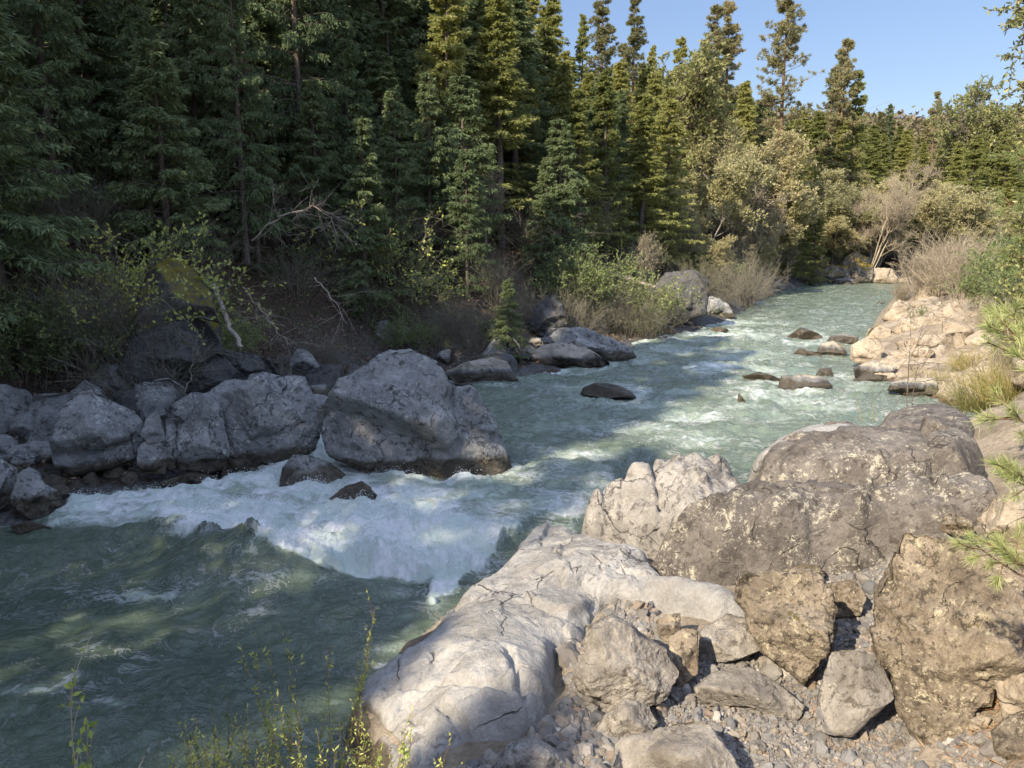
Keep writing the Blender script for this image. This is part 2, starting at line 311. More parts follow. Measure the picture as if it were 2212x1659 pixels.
def polar(nth, nr, r0, r1, dense=0.66, spread=math.pi, share=0.72):
    a = np.linspace(-1, 1, nth); k = share
    th = np.where(np.abs(a) < k, a/k*dense, np.sign(a)*(dense+(np.abs(a)-k)/(1-k)*(spread-dense)))
    r = np.geomspace(r0, r1, nr); T, R = np.meshgrid(th, r, indexing='ij')
    x = (R*np.sin(T)).ravel(); y = (R*np.cos(T)).ravel()
    i = np.arange(nth*nr).reshape(nth, nr); q = np.stack([i[:-1, :-1], i[:-1, 1:], i[1:, 1:], i[1:, :-1]], -1).reshape(-1, 4)
    return x, y, q[:, ::-1]
def prune(V, q, A):
    used = np.zeros(len(V), bool); used[q.ravel()] = True; idx = np.cumsum(used)-1
    return V[used], idx[q], {k: a[used] for k, a in A.items()}

def build_ground():
    x, y, q = polar(760, 620, 0.4, 700)
    z, dL, dR = ground(x, y)
    z = z+12*sstep(150, 420, np.hypot(x, y))
    M = NT('ground_soil_and_rock'); P = M.geo.outputs['Position']; at = M.n('Attribute'); at.attribute_name = 'side'
    a2 = M.n('Attribute'); a2.attribute_name = 'rocky'
    n1 = M.noise(P, 1.2, 7, 0.65); n2 = M.noise(P, 9, 7, 0.7); n3 = M.noise(P, 45, 4, 0.7)
    duff = M.mix(M.mp(n2, 0.35, 0.65), (0.045, 0.030, 0.020), (0.11, 0.075, 0.052)); duff = M.mix(M.mp(n1, 0.52, 0.62), duff, (0.055, 0.06, 0.022))
    duff = M.mix(M.mp(n3, 0.55, 0.7, 0, 0.7), duff, (0.17, 0.12, 0.08))
    rk = M.mix(M.mp(n2, 0.4, 0.6), (0.07, 0.07, 0.068), (0.16, 0.155, 0.15))
    duff = M.mix(M.math('MULTIPLY', a2.outputs['Fac'], M.mp(n1, 0.36, 0.5)), duff, rk)
    dry = M.mix(M.mp(n1, 0.4, 0.6), (0.30, 0.245, 0.18), (0.46, 0.385, 0.29)); dry = M.mix(M.mp(n2, 0.45, 0.7, 0, 0.7), dry, (0.15, 0.12, 0.08)); dry = M.mix(M.mp(n3, 0.55, 0.7, 0, 0.5), dry, (0.5, 0.45, 0.36))
    col = M.mix(at.outputs['Fac'], duff, dry)
    h = M.math('ADD', M.math('MULTIPLY', n2, 1.5), n3)
    mat = M.done(M.prin(col, 0.95, 0.15, M.bump(h, 0.9, 0.06)))
    V = np.stack([x, y, z], 1)
    side = ((dR > -0.3) & (dR > dL)).astype(float)
    ok = None
    o = link('ground', mesh_from('ground', V, [q], True, mat, {'side': side, 'rocky': sstep(7, 1, dL)}))
    tag(o, 'brown leaf covered hillside and pale dry river banks', 'ground', kind='structure')
build_ground()

# ------------------------------------------------------------------ water
FO = [(70, 1150), (135, 1108), (160, 1082), (300, 1068), (430, 1062), (520, 1030), (600, 1004), (650, 985), (684, 940), (695, 925), (712, 965), (745, 1000), (830, 1028), (960, 1050), (1060, 1040), (1110, 1005), (1330, 1010), (1330, 1130),
      (1150, 1130), (1100, 1180), (1010, 1245), (955, 1290), (932, 1312), (915, 1300), (917, 1280), (925, 1252), (820, 1243), (720, 1246), (640, 1235), (560, 1225), (490, 1190), (440, 1195), (390, 1185), (325, 1163), (240, 1150)]
#      u, v, ru, rv, strength   (rapid patches of white water, wide across the river)
BL = [(470, 1120, 190, 42, .75), (820, 1150, 220, 60, .7), (880, 1225, 160, 32, .75), (640, 1195, 120, 40, .8), (1040, 1215, 60, 40, .6), (938, 1290, 34, 34, .6), (700, 1085, 120, 25, .6), (560, 1060, 90, 30, .5), (690, 985, 14, 50, .5),
      (1090, 1035, 90, 14, .55), (900, 1048, 130, 12, .6), (1130, 1110, 110, 20, .45), (380, 1150, 60, 24, .5), (1000, 1100, 180, 30, .3), (180, 1110, 80, 30, .5), (250, 1085, 90, 16, .4), (1190, 1150, 50, 18, .5),
      (1440, 738, 110, 8, .75), (1560, 722, 110, 9, .6), (1620, 735, 60, 9, .8), (1530, 800, 70, 14, .62), (1400, 725, 80, 8, .5), (1180, 800, 60, 6, .55), (1260, 808, 60, 5, .5), (1220, 838, 50, 8, .45), (1290, 862, 70, 6, .4), (1480, 850, 60, 12, .45),
      (1400, 880, 90, 12, .42), (1500, 900, 160, 20, .40), (1350, 930, 160, 18, .36), (1180, 930, 60, 12, .28), (1250, 985, 120, 16, .36), (1600, 770, 120, 16, .42), (1650, 850, 70, 10, .42), (1700, 900, 120, 16, .3), (1460, 760, 100, 12, .4), (1600, 700, 160, 8, .40),
      (1660, 800, 80, 8, .5), (1500, 950, 120, 16, .4), (1150, 1000, 60, 12, .3), (1790, 770, 30, 5, .4), (1320, 790, 40, 8, .4), (1380, 770, 60, 12, .35), (1620, 880, 60, 10, .4), (1780, 880, 120, 18, .26),
      (60, 1465, 90, 16, .5), (150, 1440, 60, 20, .36), (120, 1310, 120, 10, .32), (320, 1275, 110, 9, .42), (200, 1365, 60, 14, .30), (420, 1330, 80, 9, .30), (560, 1300, 120, 8, .28), (255, 1420, 40, 20, .36), (240, 1500, 40, 14, .45), (500, 1385, 60, 6, .25),
      (820, 1375, 60, 14, .6), (870, 1345, 30, 14, .5), (580, 1490, 40, 30, .30), (730, 1500, 40, 20, .4), (690, 1560, 60, 20, .35), (120, 1545, 120, 12, .3), (20, 1130, 60, 8, .45), (1640, 655, 40, 3, .35), (560, 1420, 60, 8, .2), (820, 1420, 40, 18, .35), (650, 1640, 60, 20, .3), (1000, 1052, 90, 9, .75), (900, 1044, 60, 8, .7), (1100, 1020, 40, 9, .7), (820, 1026, 40, 8, .6), (745, 1000, 18, 14, .7), (1290, 800, 50, 5, .5), (1370, 778, 20, 6, .5), (1560, 695, 40, 4, .5), (1740, 852, 60, 6, .5), (1650, 833, 50, 4, .5), (1735, 741, 50, 4, .55), (1055, 833, 60, 4, .4), (620, 1262, 160, 10, .34), (850, 1272, 80, 12, .4), (480, 1222, 60, 12, .3), (880, 1320, 40, 20, .4), (300, 1062, 60, 8, .5), (430, 1060, 50, 8, .5)]
def build_water():
    x, y, q = polar(1150, 900, 4.2, 150, 0.64, 1.9, 0.86)
    dl, s = seg_dist(x, y, LB); dL = dl*s; d, s = seg_dist(x, y, RB); dR = -d*s
    near = (dL < 1.6) & (dR < 1.6); keep = near[q].all(1); V0 = np.stack([x, y, dL, dR], 1); V0, q, _ = prune(V0, q[keep], {})
    x, y, dL, dR = V0.T
    wx = fbm(XYZ(x, y)*0.55, 4, 21); wy = fbm(XYZ(x, y)*0.55+50, 4, 33)
    u, v = proj(x, y, 0.0); dist = np.hypot(x, y)
    fray = 15*fbm(XYZ(x, y)*2.6, 6, 41, .62); pu = u+fray*(F/dist/90); pv = v+0.6*fray*(F/dist/90)
    m = (pu > -50) & (pu < 1400) & (pv > 850) & (pv < 1450); inn = np.full(x.shape, -200.0); inn[m] = sdf(pu[m], pv[m], FO)
    rap = sstep(-6, 10, inn)
    # elongated patches
    D = np.zeros(x.shape)
    uu = u+22*wx*(12/dist+.3); vv = v+16*wy*(12/dist+.2)
    for a, b, ru, rv, st in BL:
        D = np.maximum(D, st*np.exp(-(((uu-a)/ru)**2+((vv-b)/rv)**2)))
    D = D+0.15*fbm(XYZ(x*.5, y)*1.5, 4, 91)*sstep(0.05, 0.3, D)
    D = D*np.where((rap < .5) & (v > 1100), 0.62, 1)
    calm = sstep(1000, 1150, u)*sstep(1160, 1080, v)
    body = 0.52+0.62*np.maximum(0, D-0.1)+0.34*fbm(XYZ(x*.6, y)*1.0, 5, 61)
    front = sstep(60, 0, inn)*sstep(1120, 1200, v)*0.35
    foam = np.where(rap > 0, np.maximum(D*0.8, rap*(body+front)*(1-.45*calm)), D)
    up = sstep(1120, 900, v)*sstep(1050, 1180, u)*(0.13+.10*wx)*(.25+.75*sstep(630, 720, v))
    foam = np.clip(np.maximum(foam, up), 0, 1.3)
    # rocks in the stream raise foam around them
    for a, b, r, s_ in [(680, 1060, 100, .6), (760, 1112, 62, .6), (900, 1040, 30, .3), (1313, 855, 75, .4), (1552, 714, 40, .3), (1735, 733, 50, .35), (1740, 840, 110, .3), (1605, 868, 30, .3)]:
        rr = np.hypot((u-a)/r, (v-b)/(r*0.28)); foam = np.maximum(foam, s_*np.exp(-((rr-1)/0.35)**2)*(0.6+0.6*wx+.3))
    # surface height
    lf = np.clip(14/dist, 0.12, 1)
    z = 0.10*fbm(XYZ(x*0.8+wx*.6, y+wy*.6)*1.0, 4, 71)+0.05*fbm(XYZ(x*.7, y)*3.6, 3, 73)*np.clip(lf*1.6, 0, 1)
    rough_up = sstep(1160, 1000, v)*sstep(900, 1200, u)
    z += rough_up*(0.13*fbm(XYZ(x*.6, y)*1.6, 4, 77, ridged=True))
    bil = fbm(XYZ(x, y)*2.3+wx[:, None]*.7, 5, 81, 0.6); bil2 = 1-np.abs(fbm(XYZ(x, y)*1.3, 3, 87))*2
    heavy = rap*np.clip(foam-0.25, 0, 1)
    heavy = heavy*sstep(-.1, .9, -dR)
    z += heavy*(0.27*bil+0.20*bil2+0.06*fbm(XYZ(x, y)*7, 4, 97, .65, True)+0.05)
    z += 0.16*sstep(-30, 30, inn)*sstep(1250, 1180, v)
    # drop: the pool below the rapid lies lower
    z += -0.14*sstep(1150, 1300, v)*sstep(1000, 800, u)
    # smooth standing wave with a dark face, breaking to its right, and the edge wave on the left
    cx_, cy_ = U(500, 1180, 0.2)
    ex = (x-cx_)*0.9+(y-cy_)*-0.43; ey = (x-cx_)*0.43+(y-cy_)*0.9
    hump = np.exp(-(np.where(ex < 0, ex/0.9, ex/2.2))**2)*np.exp(-(np.where(ey > 0, ey/0.30, ey/0.75))**2); z += 0.42*hump
    c2x, c2y = U(290, 1155, 0.1); h2 = np.exp(-((x-c2x)/1.1)**2-((y-c2y)/0.35)**2); z += 0.20*h2
    foam = np.where(v < 1400, foam*(1-0.85*sstep(0.25, 0.6, hump*(ey < 0.15)*(ex < 0.5))), foam)
    foam = foam*(1-0.7*sstep(0.3, 0.7, h2*(y < c2y+.2)))
    z += 0.14*np.exp(-((u-1620)/90)**2-((v-742)/7)**2)*2+0.14*np.exp(-((u-1450)/120)**2-((v-745)/7)**2)+0.12*np.exp(-((u-1520)/60)**2-((v-803)/10)**2)
    z -= 0.25*sstep(0.2, 1.5, np.maximum(dL, dR))
    M = NT('green_river_water'); P = M.geo.outputs['Position']; at = M.n('Attribute'); at.attribute_name = 'foam'; f = at.outputs['Fac']
    wn = M.noisec(P, 0.9, 4); wv = M.n('VectorMath', operation='MULTIPLY_ADD'); M.l(wn, wv.inputs[0]); wv.inputs[1].default_value = (1.1, 1.1, 1.1); M.l(P, wv.inputs[2])
    PS = M.mapping(wv.outputs[0], (0.62, 1.0, 0.6)); 
    fil = M.math('ABSOLUTE', M.math('SUBTRACT', M.noise(PS, 1.5, 9, 0.68, 0.7), 0.5))       # filament foam
    fil2 = M.math('ABSOLUTE', M.math('SUBTRACT', M.noise(PS, 4.2, 8, 0.7, 0.5), 0.5))
    lac = M.noise(PS, 3.2, 10, 0.78, 0.4)
    w1 = M.mp(fil, 0.0, M.math('ADD', 0.018, M.math('MULTIPLY', f, 0.15)), 1, 0); w2 = M.mp(fil2, 0.0, M.math('ADD', 0.010, M.math('MULTIPLY', f, 0.13)), 1, 0)
    thin = M.math('MULTIPLY', M.math('ADD', M.math('MULTIPLY', w1, 0.75), M.math('MULTIPLY', w2, 0.5)), M.math('MULTIPLY', M.mp(M.noise(P, 0.6, 4), 0.36, 0.58), M.mp(f, 0.0, 0.30, 0.75, 1.0)))
    solid = M.mp(M.math('ADD', M.math('MULTIPLY', f, 1.25), M.math('MULTIPLY', M.math('SUBTRACT', lac, 0.5), 2.6)), 0.42, 0.98)
    fm = M.math('MINIMUM', 1.0, M.math('ADD', solid, M.math('MULTIPLY', thin, 0.75)))
    aer = M.mp(f, 0.08, 0.62)                                                                   # air in the water turns it milky
    wc = M.mix(M.mp(M.noise(PS, 0.5, 4), 0.35, 0.65), (0.052, 0.075, 0.052), (0.085, 0.112, 0.078))
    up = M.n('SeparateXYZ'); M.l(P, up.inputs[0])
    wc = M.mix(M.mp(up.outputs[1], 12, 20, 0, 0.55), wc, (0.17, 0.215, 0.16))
    wc = M.mix(aer, wc, (0.36, 0.44, 0.35))
    fcol = M.mix(M.mp(M.noise(PS, 1.6, 7, 0.65, 0.6), 0.40, 0.56), (0.97, 0.97, 0.97), (0.66, 0.76, 0.69)); fcol = M.mix(M.mp(M.noise(P, 11, 8, 0.75), 0.42, 0.62, 0, .6), fcol, (0.58, 0.68, 0.66))
    col = M.mix(M.math('MULTIPLY', fm, 0.97), wc, fcol)
    b1 = M.noise(PS, 2.2, 4, 0.55, 0.6); b2 = M.noise(PS, 8, 5, 0.6, 0.5); b3 = M.noise(P, 30, 4, 0.6)
    h = M.math('ADD', M.math('MULTIPLY', b1, 2.2), M.math('ADD', M.math('MULTIPLY', b2, 0.9), M.math('MULTIPLY', b3, 0.18)))
    h = M.math('ADD', h, M.math('MULTIPLY', fm, 0.5)); h = M.math('ADD', h, M.math('MULTIPLY', M.math('MULTIPLY', fm, M.noise(P, 9, 9, 0.8)), 3.6))
    nrm = M.bump(h, 0.75, 0.06)
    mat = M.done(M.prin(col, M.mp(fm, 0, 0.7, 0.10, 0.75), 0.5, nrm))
    V = np.stack([x, y, z], 1)
    o = link('water', mesh_from('water', V, [q], True, mat, {'foam': foam}))
    tag(o, 'green river with white rapids', 'river', kind='structure')
    return o
water = build_water()


# ------------------------------------------------------------------ rocks
_ico = {}
def ico(n):
    if n not in _ico:
        b = bmesh.new(); bmesh.ops.create_icosphere(b, subdivisions=n, radius=1)
        _ico[n] = (np.array([v.co[:] for v in b.verts]), np.array([[v.index for v in f.verts] for f in b.faces])); b.free()
    return _ico[n]
def boulder(name, label, poly, D=None, base=None, T=0.8, mat='grey', seed=0, sub=6, cat='boulder', boxy=0.68, lean=0.05, facets=9, under=1, amp=0.06, ledge=0.0, group=None, zb=0.0, rough=1.0, cutq=(0.45, 0.8)):
    """poly: silhouette in photo pixels; base=(u,v): its foot, at height zb, gives the distance; T: depth as a share of the width"""
    rng = np.random.default_rng(seed+1000); P2 = np.array(poly, float)
    if D is None:
        D = float(U(base[0], base[1], zb)[1]) if base else float(U(P2[:, 0].mean(), P2[:, 1].max(), zb)[1])
    X, Z = UD(P2[:, 0], P2[:, 1], D); wid = (X.max()-X.min()); hei = Z.max()-Z.min(); Tm = T*0.5*(wid*0.5+hei*0.5)
    uc, vc = (P2[:, 0].min()+P2[:, 0].max())/2, (P2[:, 1].min()+P2[:, 1].max())/2
    Dc = D+Tm*0.10+0.5*hei*math.sin(math.atan2(CAMZ-float(UD(uc, vc, D)[1]), D)); ctr = np.array([float(UD(uc, vc, Dc)[0]), Dc, float(UD(uc, vc, Dc)[1])]); vd = ctr-np.array([0, 0, CAMZ]); vd /= np.linalg.norm(vd)
    ax = np.array([vd[1], -vd[0], 0]); ax /= np.linalg.norm(ax); az = np.cross(ax, vd); dirs = np.stack(ray(P2[:, 0], P2[:, 1]), 1); tt_ = ((ctr-np.array([0, 0, CAMZ]))@vd)/(dirs@vd); Q = dirs*tt_[:, None]+np.array([0, 0, CAMZ])-ctr; X = Q@ax; Z = Q@az
    cx = (X.max()+X.min())/2*.4+X.mean()*.6; cz = (Z.max()+Z.min())/2*.5+Z.mean()*.5
    ang = np.arctan2(Z-cz, X-cx); rad = np.hypot(X-cx, Z-cz); o_ = np.argsort(ang); ang = ang[o_]; rad = rad[o_]
    # dense outline, true polygon edges
    px, pz = np.append(X[o_], X[o_][0]), np.append(Z[o_], Z[o_][0]); k = 14
    tx = np.concatenate([np.linspace(px[i], px[i+1], k, False) for i in range(len(px)-1)])-cx; tz = np.concatenate([np.linspace(pz[i], pz[i+1], k, False) for i in range(len(pz)-1)])-cz
    a = np.arctan2(tz, tx); r = np.hypot(tx, tz); o_ = np.argsort(a); a = a[o_]; r = r[o_]
    N, Fc = ico(sub); rho = np.hypot(N[:, 0], N[:, 2]); th = np.arctan2(N[:, 2], N[:, 0])
    R = np.interp(th, a, r, period=2*math.pi)
    e = boxy; A = np.power(np.clip(rho, 1e-6, 1), e); B = np.sign(N[:, 1])*np.power(np.abs(N[:, 1]), e)
    nn = np.power(A**(2/e)+np.abs(B)**(2/e), e/2); A /= nn; B /= nn
    p = np.stack([A*R*np.cos(th), B*Tm, A*R*np.sin(th)], 1)
    size = (wid+hei)/4
    nf = facets; pl = []
    for i in range(nf):
        n = np.array([rng.normal(0, .8), -1*(0.5+rng.random()*0.7), rng.normal(0.15, .7)]); pl.append(n)
    for i in range(under): pl.append(np.array([rng.normal(0, .35), -0.7, -0.75-0.3*rng.random()]))
    for i in range(nf//2): pl.append(np.array([rng.normal(0, .8), 1*(0.5+rng.random()*0.7), rng.normal(0.2, .7)]))
    y0 = p[:, 1].copy()
    for n in pl:
        n /= np.linalg.norm(n); s = p@n; d = s.max()*(cutq[0]+rng.random()*(cutq[1]-cutq[0])); ex = s-d
        dy = np.where(ex > 0, -ex/n[1], 0)*sstep(0.0, .22, np.abs(N[:, 1])); p[:, 1] += np.clip(dy, -.8*Tm, .8*Tm)
    kf = 0.22; p[:, 1] = np.where(y0 < 0, np.minimum(p[:, 1], kf*y0), np.maximum(p[:, 1], kf*y0))
    off = rng.random(3)*50; S = size*amp*rough; q = p/size
    dn = N*1.0
    lowf = fbm(q*1.6+off, 4, seed); rd = fbm(q*2.6+off+9, 5, seed+3, 0.55, True)
    p += dn*(S*1.2*lowf)[:, None]+dn*(S*0.9*(rd-0.2))[:, None]
    if ledge:
        lv = (q@np.array([0.25, 0.35, 1.0]))*3.2+0.8*fbm(q*1.3+off, 3, seed+8); fr = lv-np.floor(lv)
        p += dn*(ledge*size*(sstep(0.0, 0.85, fr)-0.5)*sstep(1.0, 0.9, fr))[:, None]
    p += dn*(min(S*0.55, .04)*fbm(q*9+off, 4, seed+5, 0.6))[:, None]
    p[:, 1] += lean*p[:, 2]
    p = (p[:, 0:1]+cx)*ax+p[:, 1:2]*vd+(p[:, 2:3]+cz)*az+ctr; o3 = np.array([ctr[0], ctr[1], p[:, 2].min()])
    ob = link(name, mesh_from(name, p-o3, [Fc], True, MT[mat]), None, tuple(o3))
    tag(ob, label, cat, group); return ob
def poly(*a): return [(a[i], a[i+1]) for i in range(0, len(a), 2)]
def slab(name, label, pl, ctrl=(), base=-0.5, edge=0.4, res=0.035, mat='pale', amp=0.06, seed=0, cat='rock slab', group=None, ridge=0.04, cracks=(), crk=0.10, led=0.0, leda=(0.5, 0.8), ledf=1.4, blk=0, blka=0.1, blkt=0.12, lam=0.06):
    """bedrock slab: outline and inner points are (pixel u, pixel v, height) on its real top surface"""
    W = [(float(U(u, v, z)[0]), float(U(u, v, z)[1]), z) for u, v, z in pl]; Wc = [(float(U(u, v, z)[0]), float(U(u, v, z)[1]), z) for u, v, z in ctrl]
    f = RBF(W+Wc, lam); pg = [(a, b) for a, b, c in W]; xs = [a for a, b in pg]; ys = [b for a, b in pg]
    gx = np.arange(min(xs)-.3, max(xs)+.3, res); gy = np.arange(min(ys)-.3, max(ys)+.3, res); X, Y = np.meshgrid(gx, gy, indexing='ij'); x = X.ravel(); y = Y.ravel()
    P = XYZ(x, y); off = seed*13.7
    jx = 0.13*edge/.4*fbm(P*1.7+off, 4, seed); jy = 0.13*edge/.4*fbm(P*1.7+off+31, 4, seed+1)
    sd = sdf(x+jx, y+jy, pg); z = f(x, y)
    z = z+amp*(1.3*fbm(P*0.9+off, 4, seed+2)+0.8*(np.abs(fbm(P*1.5+off, 4, seed+4))*-2+.5))+ridge*fbm(P*4+off, 4, seed+6, .55, True)*.6+0.008*fbm(P*16, 3, 4)
    if led:
        lv = (x*leda[0]+y*leda[1])*ledf+1.3*fbm(P*.8+off, 4, seed+9)+z*.5; fr = lv-np.floor(lv); z = z+led*(sstep(0, .86, fr)-.5)*sstep(1, .93, fr)*(0.5+0.8*np.abs(fbm(P*.9+off, 3, seed+12)))
    if blk:
        rg = np.random.default_rng(seed*7+1); cpx = rg.uniform(min(xs), max(xs), blk); cpy = rg.uniform(min(ys), max(ys), blk); wx_ = x+.35*fbm(P*.9+off+5, 4, seed+20); wy_ = y+.35*fbm(P*.9+off+9, 4, seed+21)
        ca, sa = math.cos(.5), math.sin(.5); dd_ = np.stack([np.hypot(((wx_-a)*ca+(wy_-b)*sa)*.7, (-(wx_-a)*sa+(wy_-b)*ca)*1.25) for a, b in zip(cpx, cpy)], 1); o2 = np.argsort(dd_, 1)[:, :2]; d1 = np.take_along_axis(dd_, o2, 1); gap_ = d1[:, 1]-d1[:, 0]; c1 = o2[:, 0]
        hh = rg.uniform(-1, 1, blk)*blka; tx_ = rg.normal(0, blkt, blk); ty_ = rg.normal(0, blkt, blk); zb_ = hh[c1]+tx_[c1]*(x-cpx[c1])+ty_[c1]*(y-cpy[c1]); z = z+np.clip(zb_, -2.2*blka, 1.6*blka)*sstep(0, .05+.3*blka, gap_)-blka*.55*np.exp(-(gap_/(.035+.12*blka))**2)
    for cu in cracks:
        cw = [(float(U(a, b, c)[0]), float(U(a, b, c)[1])) for a, b, c in cu]; d, s_ = seg_dist(x+jx*.5, y+jy*.5, cw); z -= crk*np.exp(-(d/(0.03+crk*.12))**2)-0.03*np.exp(-(d/0.15)**2)
    k = np.clip(sd/edge, 0, 1); z = base+(z-base)*np.sqrt(np.clip(1-(1-k)**2.4, 0, 1))
    i = np.arange(len(x)).reshape(X.shape); q = np.stack([i[:-1, :-1], i[1:, :-1], i[1:, 1:], i[:-1, 1:]], -1).reshape(-1, 4)
    q = q[(sd[q] > -res*1.5).all(1)]; V = np.stack([x, y, z], 1); V, q, _ = prune(V, q, {})
    o3 = np.array([np.mean(xs), np.mean(ys), base])
    ob = link(name, mesh_from(name, V-o3, [q], True, MT[mat]), None, tuple(o3)); tag(ob, label, cat, group); return ob

# right bank: bedrock slabs
slab('rock_slab', 'broad smooth pale grey slab sloping into the rapids in the foreground', [(735, 1520, .15), (760, 1452, .2), (800, 1432, .25), (870, 1405, .3), (905, 1370, .3), (940, 1320, .3), (960, 1288, .3), (1000, 1258, .3), (1030, 1240, .3), (1080, 1205, .3), (1100, 1168, .35), (1130, 1140, .4), (1175, 1120, .45), (1240, 1125, .5), (1300, 1160, .6), (1420, 1180, .7), (1470, 1250, .7), (1420, 1330, .6), (1330, 1310, .55), (1300, 1350, .55), (1248, 1390, .6), (1238, 1460, .65), (1205, 1520, .65), (1165, 1570, .6), (1140, 1592, .55), (1010, 1615, .5), (960, 1675, .45), (860, 1690, .3), (790, 1620, .15), (735, 1560, .1)],
     [(900, 1480, .55), (1000, 1440, .72), (1100, 1430, .82), (1180, 1450, .80), (1080, 1540, .72), (950, 1580, .5), (1000, 1340, .62), (1100, 1290, .66), (1200, 1240, .72), (1180, 1180, .62), (1290, 1240, .78), (1350, 1210, .80), (1220, 1340, .6), (1160, 1350, .62), (1270, 1290, .55), (880, 1560, .35), (1040, 1500, .75)],
     base=-0.6, edge=0.38, res=0.022, mat='pale', amp=0.065, led=.05, leda=(.8, .5), ledf=.8, blk=20, blka=.045, blkt=.06, seed=3, cracks=[[(870, 1470, .5), (1000, 1478, .7), (1100, 1490, .78), (1205, 1480, .68)], [(950, 1540, .5), (1010, 1590, .5)], [(1090, 1400, .8), (1130, 1490, .78), (1165, 1560, .65)], [(790, 1500, .3), (830, 1560, .3), (870, 1600, .3)]])
slab('rock_slab', 'low brown wet rock shelf at the edge of the pale slab', [(808, 1432, .02), (835, 1392, .12), (880, 1362, .2), (925, 1325, .2), (985, 1290, .22), (990, 1350, .3), (930, 1420, .3), (850, 1445, .2)], [(900, 1390, .3)], base=-0.5, edge=0.4, mat='wetpale', amp=0.05, seed=5, res=0.03)
slab('rock_slab', 'pale ledge left of the leaning brown boulder above the gravel', [(1372, 1255, .75), (1390, 1230, .8), (1430, 1228, .85), (1500, 1240, .85), (1590, 1262, .85), (1640, 1290, .8), (1650, 1360, .65), (1560, 1352, .62), (1470, 1330, .6), (1372, 1308, .6)], [(1450, 1265, .95), (1540, 1290, .9)], base=0.2, edge=0.35, mat='pale', amp=0.06, seed=6, res=0.028)
slab('bedrock_outcrop', 'rounded pale ridge of worn rock in front of the cracked outcrop', [(1160, 1240, .6), (1180, 1205, .8), (1240, 1190, .95), (1300, 1180, 1.0), (1370, 1180, 1.0), (1430, 1205, 1.0), (1440, 1245, .8), (1350, 1262, .7), (1270, 1275, .65), (1200, 1285, .6)], [(1230, 1215, 1.0), (1380, 1210, 1.1)], base=0.3, edge=0.45, mat='pale', amp=0.08, led=.08, blk=10, blka=.07, blkt=.15, seed=8, res=0.03)
slab('bedrock_outcrop', 'pale deeply cracked outcrop standing over the river bend', [(1245, 1128, .75), (1243, 1085, .9), (1252, 1030, 1.3), (1330, 988, 1.55), (1440, 968, 1.65), (1560, 972, 1.6), (1606, 1000, 1.5), (1640, 1080, 1.3), (1600, 1160, 1.0), (1480, 1180, .85), (1400, 1165, .7), (1300, 1160, .55)],
     [(1300, 1060, 1.5), (1400, 1030, 1.65), (1500, 1020, 1.7), (1380, 1090, 1.35), (1480, 1090, 1.35), (1300, 1110, 1.05)], base=-0.6, edge=0.5, mat='outcrop', amp=0.20, ridge=0.05, crk=.16, led=.08, leda=(.9, -.4), ledf=1.5, blk=22, blka=.09, blkt=.12, lam=.35, seed=11, res=0.03,
     cracks=[[(1290, 1010, 1.4), (1350, 1080, 1.4), (1390, 1120, 1.2)], [(1390, 975, 1.6), (1440, 1040, 1.6), (1400, 1100, 1.3)], [(1330, 1020, 1.5), (1480, 1030, 1.6), (1600, 1010, 1.6)]])
slab('bedrock_outcrop', 'sunlit upper rock hump whose pale lip hangs over the water', [(1602, 985, 1.55), (1640, 955, 1.7), (1690, 928, 1.75), (1740, 915, 1.8), (1830, 915, 1.85), (1950, 898, 2.0), (2040, 905, 2.1), (2130, 920, 2.2), (2170, 980, 2.1), (2130, 1050, 1.9), (1950, 1060, 1.7), (1800, 1060, 1.6), (1680, 1060, 1.5), (1620, 1040, 1.45)],
     [(1750, 960, 1.95), (1900, 950, 2.15), (2050, 960, 2.25), (1800, 1010, 1.85), (1950, 1010, 1.95)], base=-0.5, edge=0.5, mat='lichen', amp=0.04, led=.10, leda=(-.3, .9), ledf=.9, blk=16, blka=.09, blkt=.10, seed=14, res=0.035)
slab('rock_slab', 'smooth pale lip along the river side of the upper rock hump', [(1606, 985, 1.58), (1642, 953, 1.74), (1690, 927, 1.8), (1740, 913, 1.86), (1880, 910, 1.95), (1860, 925, 1.98), (1755, 942, 1.9), (1695, 970, 1.8), (1640, 1000, 1.62)], [], base=-0.3, edge=0.28, mat='pale', amp=0.04, seed=15, res=0.03)
slab('bedrock_outcrop', 'large dark slab spotted with pale lichen rising from the gravel', [(1400, 1175, .75), (1430, 1120, 1.15), (1480, 1080, 1.4), (1560, 1048, 1.55), (1680, 1030, 1.65), (1800, 1025, 1.7), (1950, 1015, 1.8), (2100, 1010, 1.95), (2200, 1040, 2.0), (2200, 1150, 1.6), (2050, 1195, 1.3), (1930, 1230, .95), (1800, 1240, .8), (1650, 1248, .75), (1520, 1240, .72), (1430, 1220, .7)],
     [(1560, 1120, 1.45), (1700, 1100, 1.6), (1850, 1090, 1.7), (2000, 1090, 1.8), (1600, 1190, 1.1), (1800, 1180, 1.2), (1950, 1160, 1.35)], base=0.0, edge=0.4, mat='lichen', amp=0.05, ridge=.06, crk=.17, led=.12, leda=(.35, .9), ledf=1.0, blk=24, blka=.10, blkt=.14, seed=17, res=0.03,
     cracks=[[(1560, 1150, 1.3), (1700, 1120, 1.5), (1900, 1150, 1.4), (2050, 1140, 1.5)], [(1620, 1060, 1.6), (1800, 1055, 1.7), (1980, 1045, 1.8), (2120, 1045, 1.9)]])
slab('bedrock_outcrop', 'brown flat topped rock at the back of the outcrop by the inlet', [(1880, 916, 1.2), (1915, 890, 1.5), (1970, 872, 1.6), (2040, 872, 1.6), (2100, 885, 1.7), (2140, 905, 1.9), (2100, 930, 1.9), (1980, 935, 1.8), (1900, 930, 1.5)], [(2000, 895, 1.75)], base=-0.4, edge=0.35, mat='lichen', amp=0.05, seed=19, res=0.04)
